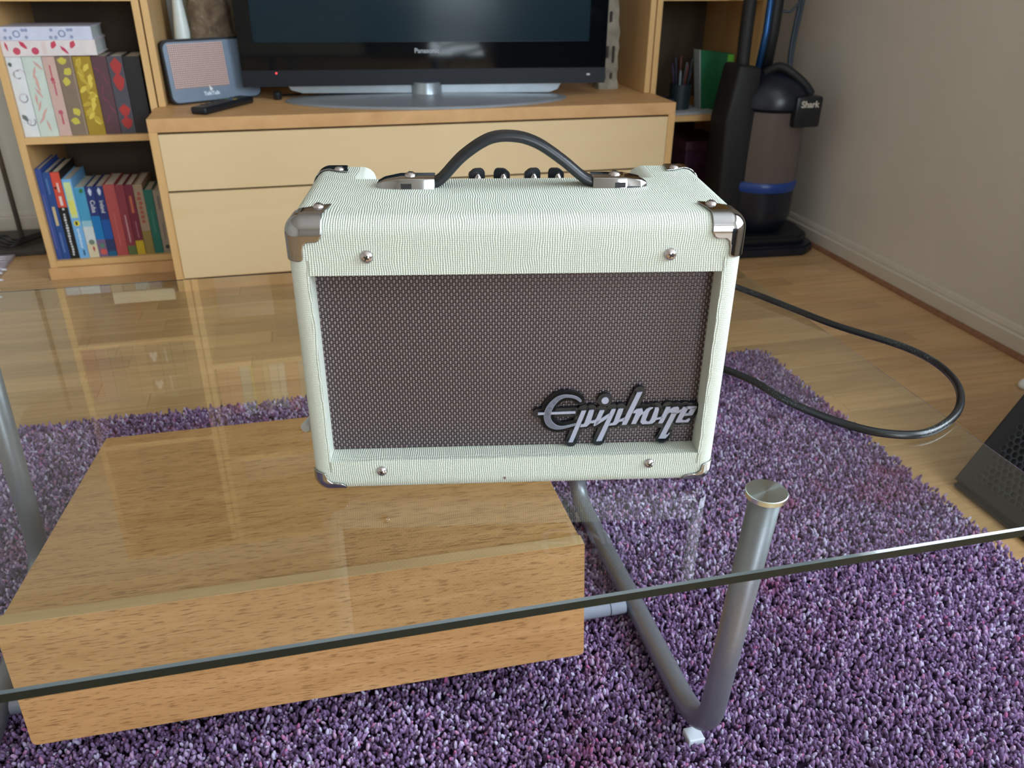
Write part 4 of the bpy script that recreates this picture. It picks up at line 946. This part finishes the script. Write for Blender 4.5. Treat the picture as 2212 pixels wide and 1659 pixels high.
# chrome corner protectors grown on the rounded corner surface
def corner(sx, sy, sz, with_screw):
    hx, hy0, hy1, hz0, hz1 = W/2, 0.0, DP, ZB, H; e = 0.0009; r = RB
    Lm = 0.042; n = 56; bm = bmesh.new()
    cx = sx*hx; cy = hy0 if sy < 0 else hy1; cz = hz1 if sz > 0 else hz0
    inx, iny, inz = -sx, (1 if sy < 0 else -1), -sz
    if sz > 0:
        LF = [(0, 0), (0.0262, 0), (0.0262, 0.0120), (0.0235, 0.0160), (0.0150, 0.0168), (0.0125, 0.0195), (0.0120, 0.0290), (0.0095, 0.0305), (0, 0.0305)]
    else:
        LF = [(0, 0), (0.0250, 0), (0.0255, 0.0060), (0.0225, 0.0098), (0.0150, 0.0105), (0.0115, 0.0135), (0.0105, 0.0190), (0.0085, 0.0205), (0, 0.0205)]
    TP = [(0, 0), (0.0262, 0), (0.0262, 0.0080), (0.0272, 0.0180), (0.0300, 0.0345), (0.0205, 0.0310), (0.0130, 0.0250), (0.0, 0.0240)]
    def inside(P, x_, y_):
        c_ = False; j = len(P)-1
        for i in range(len(P)):
            if (P[i][1] > y_) != (P[j][1] > y_) and x_ < (P[j][0]-P[i][0])*(y_-P[i][1])/(P[j][1]-P[i][1])+P[i][0]: c_ = not c_
            j = i
        return c_
    cache = {}
    def vert(a, b, c_):
        key = (round(a*1e6), round(b*1e6), round(c_*1e6))
        if key in cache: return cache[key]
        p = V(a, b, c_); inn = V(max(a, r), max(b, r), max(c_, r)); d = p-inn
        if d.length > 1e-9: p = inn+d.normalized()*(r+e)
        v = bm.verts.new(V(cx+inx*p.x, cy+iny*p.y, cz+inz*p.z)); cache[key] = v; return v
    st = Lm/n
    for face in range(3):
        for i in range(n):
            for j in range(n):
                u, v_ = (i+0.5)*st, (j+0.5)*st
                if face == 0: ok = inside(LF, u, v_)            # front/back: u along x, v along z
                elif face == 1: ok = inside(TP if sz > 0 else [(0, 0), (0.025, 0), (0.025, 0.008), (0.02, 0.02), (0.008, 0.025), (0, 0.025)], u, v_)   # top/bottom: u along x, v along y
                else: ok = inside(LF, u, v_)                    # side: u along y, v along z
                if not ok: continue
                q_ = [(i*st, j*st), ((i+1)*st, j*st), ((i+1)*st, (j+1)*st), (i*st, (j+1)*st)]
                if face == 0: vs = [vert(a, 0, b) for a, b in q_]
                elif face == 1: vs = [vert(a, b, 0) for a, b in q_]
                else: vs = [vert(0, a, b) for a, b in q_]
                if len(set(vs)) == 4:
                    try: bm.faces.new(vs)
                    except ValueError: pass
    # relax the saw-tooth outline
    for it in range(4):
        new = {}
        for v in bm.verts:
            be = [ed for ed in v.link_edges if ed.is_boundary]
            if len(be) == 2:
                a, b = be[0].other_vert(v).co, be[1].other_vert(v).co; new[v] = v.co*0.4+(a+b)*0.3
        for v, c_ in new.items(): v.co = c_
    bmesh.ops.recalc_face_normals(bm, faces=bm.faces)
    o = mk('corner_protector', bm, MT['chrome'], amp, 1.2, label='nickel corner protector')
    # make sure faces point outward, then give the plate its thickness
    me_ = o.data; ctr = V(cx+inx*0.05, cy+iny*0.05, cz+inz*0.05)
    p0 = me_.polygons[0]
    if (p0.center-ctr).dot(p0.normal) < 0: me_.flip_normals()
    sm = o.modifiers.new('thickness', 'SOLIDIFY'); sm.thickness = 0.0008; sm.offset = 0.6
    if with_screw:
        s = screw('corner_screw', amp, (cx+inx*0.0215, cy+iny*0.0265, H+0.0012), 0.0042, 'Z')
for sx in (-1, 1):
    for sy in (-1, 1):
        corner(sx, sy, 1, True)
    corner(sx, -1, -1, False); corner(sx, 1, -1, False)
for fx, fy in ((-0.128, 0.025), (0.128, 0.025), (-0.128, 0.14), (0.128, 0.14)):
    bm = bmesh.new(); lathe(bm, [(0.0085, 0.0003), (0.0095, 0.0012), (0.009, 0.0045)], (fx, fy, 0), 20); mk('rubber_foot', bm, MT['black_matte'], amp, 0.6)
# handle: strap plus two end caps
YH = 0.0920
sp_ = [(-0.0640, 0.2360), (-0.0560, 0.2400), (-0.0388, 0.2575), (-0.0180, 0.2705), (0.0016, 0.2722), (0.0195, 0.2670), (0.0389, 0.2545), (0.0560, 0.2410), (0.0665, 0.2360)]
path = smooth_path([(a, YH, b-0.0008) for a, b in sp_], 8)
bm = bmesh.new(); rings_ = []; n = 20
for i, p in enumerate(path):
    d = (path[min(i+1, len(path)-1)]-path[max(i-1, 0)]).normalized(); nn_ = V(-d.z, 0, d.x)
    ring = []
    for k in range(n):
        a = 2*PI*k/n; ca, sa = math.cos(a), math.sin(a)
        ring.append(bm.verts.new(p+V(0, 1, 0)*0.0090*math.copysign(abs(ca)**0.7, ca)+nn_*(0.0041*math.copysign(abs(sa)**0.75, sa))))
    rings_.append(ring)
for i in range(len(rings_)-1):
    for k in range(n): bm.faces.new((rings_[i][k], rings_[i][(k+1) % n], rings_[i+1][(k+1) % n], rings_[i+1][k]))
bm.faces.new(rings_[0][::-1]); bm.faces.new(rings_[-1]); mk('handle_strap', bm, MT['strap'], amp, 1.0, label='black vinyl carrying strap')
for s_, x0_, x1_ in ((-1, -0.0612, -0.1072), (1, 0.0635, 0.1082)):
    z0 = H+0.0001; h = 0.0078; ya, yb_ = 0.0800, 0.1040
    X = lambda t_: x0_+(x1_-x0_)*t_
    # tapered plan, sloping to the outer end
    bm = bmesh.new()
    sec = [(0.0, h, 0.0), (0.60, h, 0.0), (0.88, h*0.72, 0.0022), (1.0, h*0.40, 0.006)]
    vv = []
    for t_, hh_, ins in sec:
        vv.append([bm.verts.new(V(X(t_), ya+ins, z0)), bm.verts.new(V(X(t_), yb_-ins, z0)), bm.verts.new(V(X(t_), yb_-ins-0.0012, z0+hh_)), bm.verts.new(V(X(t_), ya+ins+0.0012, z0+hh_))])
    for i in range(len(vv)-1):
        for k in range(4): bm.faces.new((vv[i][k], vv[i+1][k], vv[i+1][(k+1) % 4], vv[i][(k+1) % 4]))
    bm.faces.new(vv[0][::-1]); bm.faces.new(vv[-1])
    bmesh.ops.recalc_face_normals(bm, faces=bm.faces)
    bmesh.ops.bevel(bm, geom=[e for e in bm.edges if max(v.co.z for v in e.verts) > z0+0.001], offset=0.0009, segments=2, profile=0.5, affect='EDGES')
    cp = mk('handle_end_cap', bm, MT['chrome'], amp, 0.5, label='nickel handle end cap')
    xm = X(0.49)
    box('cap_slot', (xm-0.0042, ya-0.0002, z0+0.0002), (xm+0.0042, ya+0.0022, z0+0.0042), MT['slot'], cp)
    screw('cap_screw', amp, (X(0.42), (ya+yb_)/2, z0+h-0.0002), 0.0048, 'Z')
# badge drawn as strokes in the grille plane (coordinates traced in 1/5.98 px of the photograph, turned into metres)
bd_ = bpy.data.objects.new('name_badge', None); COL.objects.link(bd_); bd_.parent = amp; bd_.location = (0.0150, 0.019, 0.098)
SC = (0.1590-0.0125)/2212
def BP(X_, Y_): return ((X_-38)*SC, (-Y_)*SC*0.0736/(957*SC)+0.0006)
strokes = [
 ('L', [(598, 278), (560, 248), (500, 226), (430, 218), (370, 226), (310, 255), (250, 315), (215, 375), (200, 430), (200, 480), (222, 535), (262, 572), (320, 596), (380, 600), (450, 588), (560, 562)], [30, 34, 34, 36, 46, 60, 74, 82, 84, 86, 84, 76, 56, 40, 32, 26]),
 ('L', [(82, 424), (545, 416)], [30, 30]),
 ('L', [(648, 396), (510, 785)], [53, 50]), ('L', [(742, 392), (690, 555)], [46, 46]), ('L', [(610, 578), (690, 572), (730, 540), (830, 510)], [21, 29, 32, 24]),
 ('L', [(870, 400), (808, 560)], [46, 46]), ('D', (903, 281), 46), ('L', [(800, 576), (860, 545), (940, 478), (1000, 440)], [24, 29, 29, 32]),
 ('L', [(1005, 394), (860, 776)], [57, 53]), ('L', [(1108, 384), (1056, 548)], [46, 46]), ('L', [(970, 574), (1050, 566), (1095, 534), (1180, 505)], [21, 29, 32, 24]),
 ('L', [(1325, 192), (1168, 575)], [58, 57]), ('L', [(1262, 430), (1320, 392), (1380, 388)], [24, 27, 27]), ('L', [(1385, 400), (1335, 470), (1288, 572)], [43, 48, 48]), ('L', [(1370, 440), (1440, 392), (1500, 384)], [27, 27, 24]),
 ('L', [(1475, 398), (1415, 470), (1396, 540)], [43, 52, 52]), ('L', [(1554, 384), (1540, 480), (1490, 560)], [46, 52, 48]), ('L', [(1390, 562), (1500, 566)], [26, 26]), ('L', [(1530, 530), (1600, 505)], [24, 21]),
 ('L', [(1695, 380), (1622, 570)], [55, 55]), ('L', [(1690, 430), (1760, 385), (1815, 378)], [27, 29, 27]), ('L', [(1812, 400), (1668, 765)], [57, 57]), ('L', [(1640, 762), (1700, 752), (1745, 700)], [21, 24, 11]),
 ('L', [(1905, 384), (1850, 545)], [50, 50]), ('L', [(1900, 384), (2035, 384)], [22, 22]), ('L', [(2028, 390), (2000, 468)], [41, 40]), ('L', [(1880, 492), (2000, 484)], [21, 21]), ('L', [(1840, 556), (1965, 552), (1985, 530)], [22, 26, 16]), ('L', [(1815, 420), (1870, 396)], [18, 18]),
]
def draw(extra, y0, y1, mat, name, end_extra=0):
    bm = bmesh.new()
    def disc(c_, r): prism(bm, [(c_[0]+r*math.cos(2*PI*k/20), c_[1]+r*math.sin(2*PI*k/20)) for k in range(20)], y0, y1)
    if not extra:
        for k_, (polys, sc_, ox_, oy_) in enumerate(((PA, 7.0556, 1340, 830), (PBn, 7.47, 1230, 840))):
            for pl in polys: prism(bm, [BP((a/sc_+ox_-1150)*5.978, (b/sc_+oy_-820)*5.98) for a, b in pl], y0, y1)
    for idx, st in enumerate(strokes):
        if not extra and idx > 1 and st[0] != 'D': continue
        if st[0] == 'D': disc(BP(*st[1]), (st[2]+extra)*SC); continue
        P = [BP(*p) for p in st[1]]; Wd = [(w_/2+extra)*SC for w_ in st[2]]
        if len(P) > 4:
            PP = smooth_path([(a, 0, b) for a, b in P], 5); WW = []
            for i in range(len(Wd)-1):
                for k in range(5): WW.append(Wd[i]+(Wd[i+1]-Wd[i])*k/5)
            WW.append(Wd[-1]); P = [(p.x, p.z) for p in PP]; Wd = WW
        L_, R2 = [], []
        for i in range(len(P)):
            a = P[max(i-1, 0)]; b = P[min(i+1, len(P)-1)]; dx, dz = b[0]-a[0], b[1]-a[1]; l = math.hypot(dx, dz); nx_, nz_ = -dz/l, dx/l
            # stems are cut square to the baseline
            if len(st[1]) == 2 and abs(dz) > abs(dx) and not extra: nx_, nz_ = (1.06, 0) if dz < 0 else (-1.06, 0)
            L_.append((P[i][0]+nx_*Wd[i], P[i][1]+nz_*Wd[i])); R2.append((P[i][0]-nx_*Wd[i], P[i][1]-nz_*Wd[i]))
        for i in range(len(P)-1): prism(bm, [L_[i], L_[i+1], R2[i+1], R2[i]], y0, y1)
        if extra:
            for p, w_ in zip(P, Wd): disc(p, w_)
        elif len(st[1]) > 2:
            for p, w_ in zip(P[1:-1], Wd[1:-1]): disc(p, w_*0.98)
            if idx == 0: disc(P[0], Wd[0])
    return mk(name, bm, mat, bd_)
draw(46, -0.0042, -0.0006, MT['plaque'], 'badge_plate')
PA = [  # outlines read at 7.056 / px from (1340, 830)
 [(160, 415), (195, 392), (280, 382), (300, 437), (285, 465), (260, 490), (205, 605), (135, 605), (190, 450), (145, 450)],
 [(300, 437), (345, 390), (385, 373), (440, 372), (435, 385), (405, 400), (385, 430), (350, 545), (358, 570), (395, 578), (380, 610), (300, 612), (268, 580), (295, 465), (285, 465)],
 [(465, 375), (520, 375), (528, 400), (510, 520), (490, 575), (450, 605), (380, 611), (380, 578), (405, 570), (425, 530), (465, 400)],
 [(505, 525), (560, 515), (590, 500), (590, 530), (550, 545), (495, 555)],
 [(630, 370), (695, 368), (690, 400), (655, 490), (615, 585), (600, 605), (540, 605), (550, 575)],
 [(685, 402), (740, 375), (800, 368), (825, 385), (825, 425), (800, 470), (720, 470), (715, 452), (685, 450), (660, 480), (655, 470)],
 [(725, 450), (803, 455), (670, 770), (690, 778), (722, 745), (728, 760), (690, 810), (670, 832), (565, 830), (580, 795)],
 [(820, 430), (855, 402), (865, 440), (825, 460), (800, 470)],
 [(895, 368), (945, 368), (962, 403), (935, 450), (928, 500), (905, 515), (890, 545), (898, 566), (940, 568), (985, 542), (1005, 545), (1008, 557), (985, 598), (800, 600), (795, 585), (850, 450), (870, 390)],
 [(890, 368), (1080, 368), (1090, 380), (1076, 410), (945, 405)],
 [(1090, 380), (1040, 490), (1030, 498), (965, 498), (965, 470), (992, 415), (985, 398)],
 [(925, 470), (970, 468), (1000, 475), (1030, 498), (915, 504)]]
PBn = [  # outlines read at 7.47 / px from (1230, 840)
 [(175, 350), (250, 345), (65, 832), (-6, 832)],
 [(290, 348), (302, 340), (362, 336), (370, 350), (335, 490), (318, 545), (270, 590), (165, 598), (180, 556), (215, 554), (232, 530)],
 [(458, 348), (530, 345), (525, 370), (470, 500), (430, 560), (400, 583), (375, 582), (385, 540), (318, 540), (325, 505), (385, 495), (408, 475)],
 [(490, 470), (600, 400), (640, 400), (565, 485), (400, 585), (410, 520)],
 [(640, 335), (705, 330), (700, 360), (520, 820), (432, 825)],
 [(740, 345), (752, 330), (825, 328), (820, 350), (775, 495), (765, 540), (725, 575), (612, 585), (635, 550), (670, 545), (688, 520)],
 [(765, 500), (855, 465), (865, 505), (830, 520), (765, 530)],
 [(1015, 88), (1098, 82), (905, 550), (890, 575), (820, 578), (830, 520), (862, 450)]]
draw(0, -0.0052, -0.0040, MT['letter'], 'badge_lettering')

# ------------------------------------------------------------------ cable on the glass
cp_ = [(0.345, 0.735, 0.50), (0.372, 0.728, 0.47), (0.402, 0.722, 0.4556), (0.430, 0.678, 0.4545), (0.444, 0.625, 0.4545), (0.467, 0.580, 0.4545), (0.497, 0.549, 0.4545), (0.539, 0.5395, 0.4545), (0.594, 0.566, 0.4545), (0.634, 0.612, 0.4545), (0.650, 0.663, 0.4545), (0.642, 0.713, 0.4545), (0.603, 0.783, 0.4545), (0.578, 0.850, 0.4545), (0.551, 0.920, 0.4545), (0.50, 1.03, 0.4545), (0.44, 1.15, 0.44), (0.42, 1.25, 0.30), (0.42, 1.40, 0.06), (0.46, 1.70, 0.006), (0.60, 2.1, 0.006), (0.66, 2.30, 0.006)]
t = NT('dusty_black_cable'); nn = t.noise(t.obj(), 900, 2, 0.6)
sp2 = t.noise(t.obj(), 14, 1)
f_ = t.math('MULTIPLY', t.ramp(nn, [(0.60, (0, 0, 0, 1)), (0.66, (1, 1, 1, 1))]), t.ramp(sp2, [(0.45, (0, 0, 0, 1)), (0.6, (1, 1, 1, 1))]))
t.l(t.mix(f_, rgb(16, 18, 22), rgb(120, 130, 130)), t.p.inputs['Base Color']); t.p.inputs['Roughness'].default_value = 0.3
bm = bmesh.new(); tube(bm, smooth_path(cp_, 10), 0.0040, 16)
tag(mk('power_cable', bm, t.m), 'black cable looping over the right edge of the glass table', 'cable')
wp = thing('cable_end_cap', 'small milky tapered plastic tip on the glass left of the amplifier', 'cable tip', (-0.020, 0.690, HTOP+0.0002), 1.2)
bm = bmesh.new(); tube(bm, [(-0.012, 0, 0.0052), (-0.010, 0, 0.0052), (0.02, 0, 0.0042), (0.034, 0, 0.0025)], [0.0035, 0.0050, 0.0036, 0.001], 14); mk('body', bm, plain('milky_plastic', rgb(186, 190, 190), 0.3), wp)
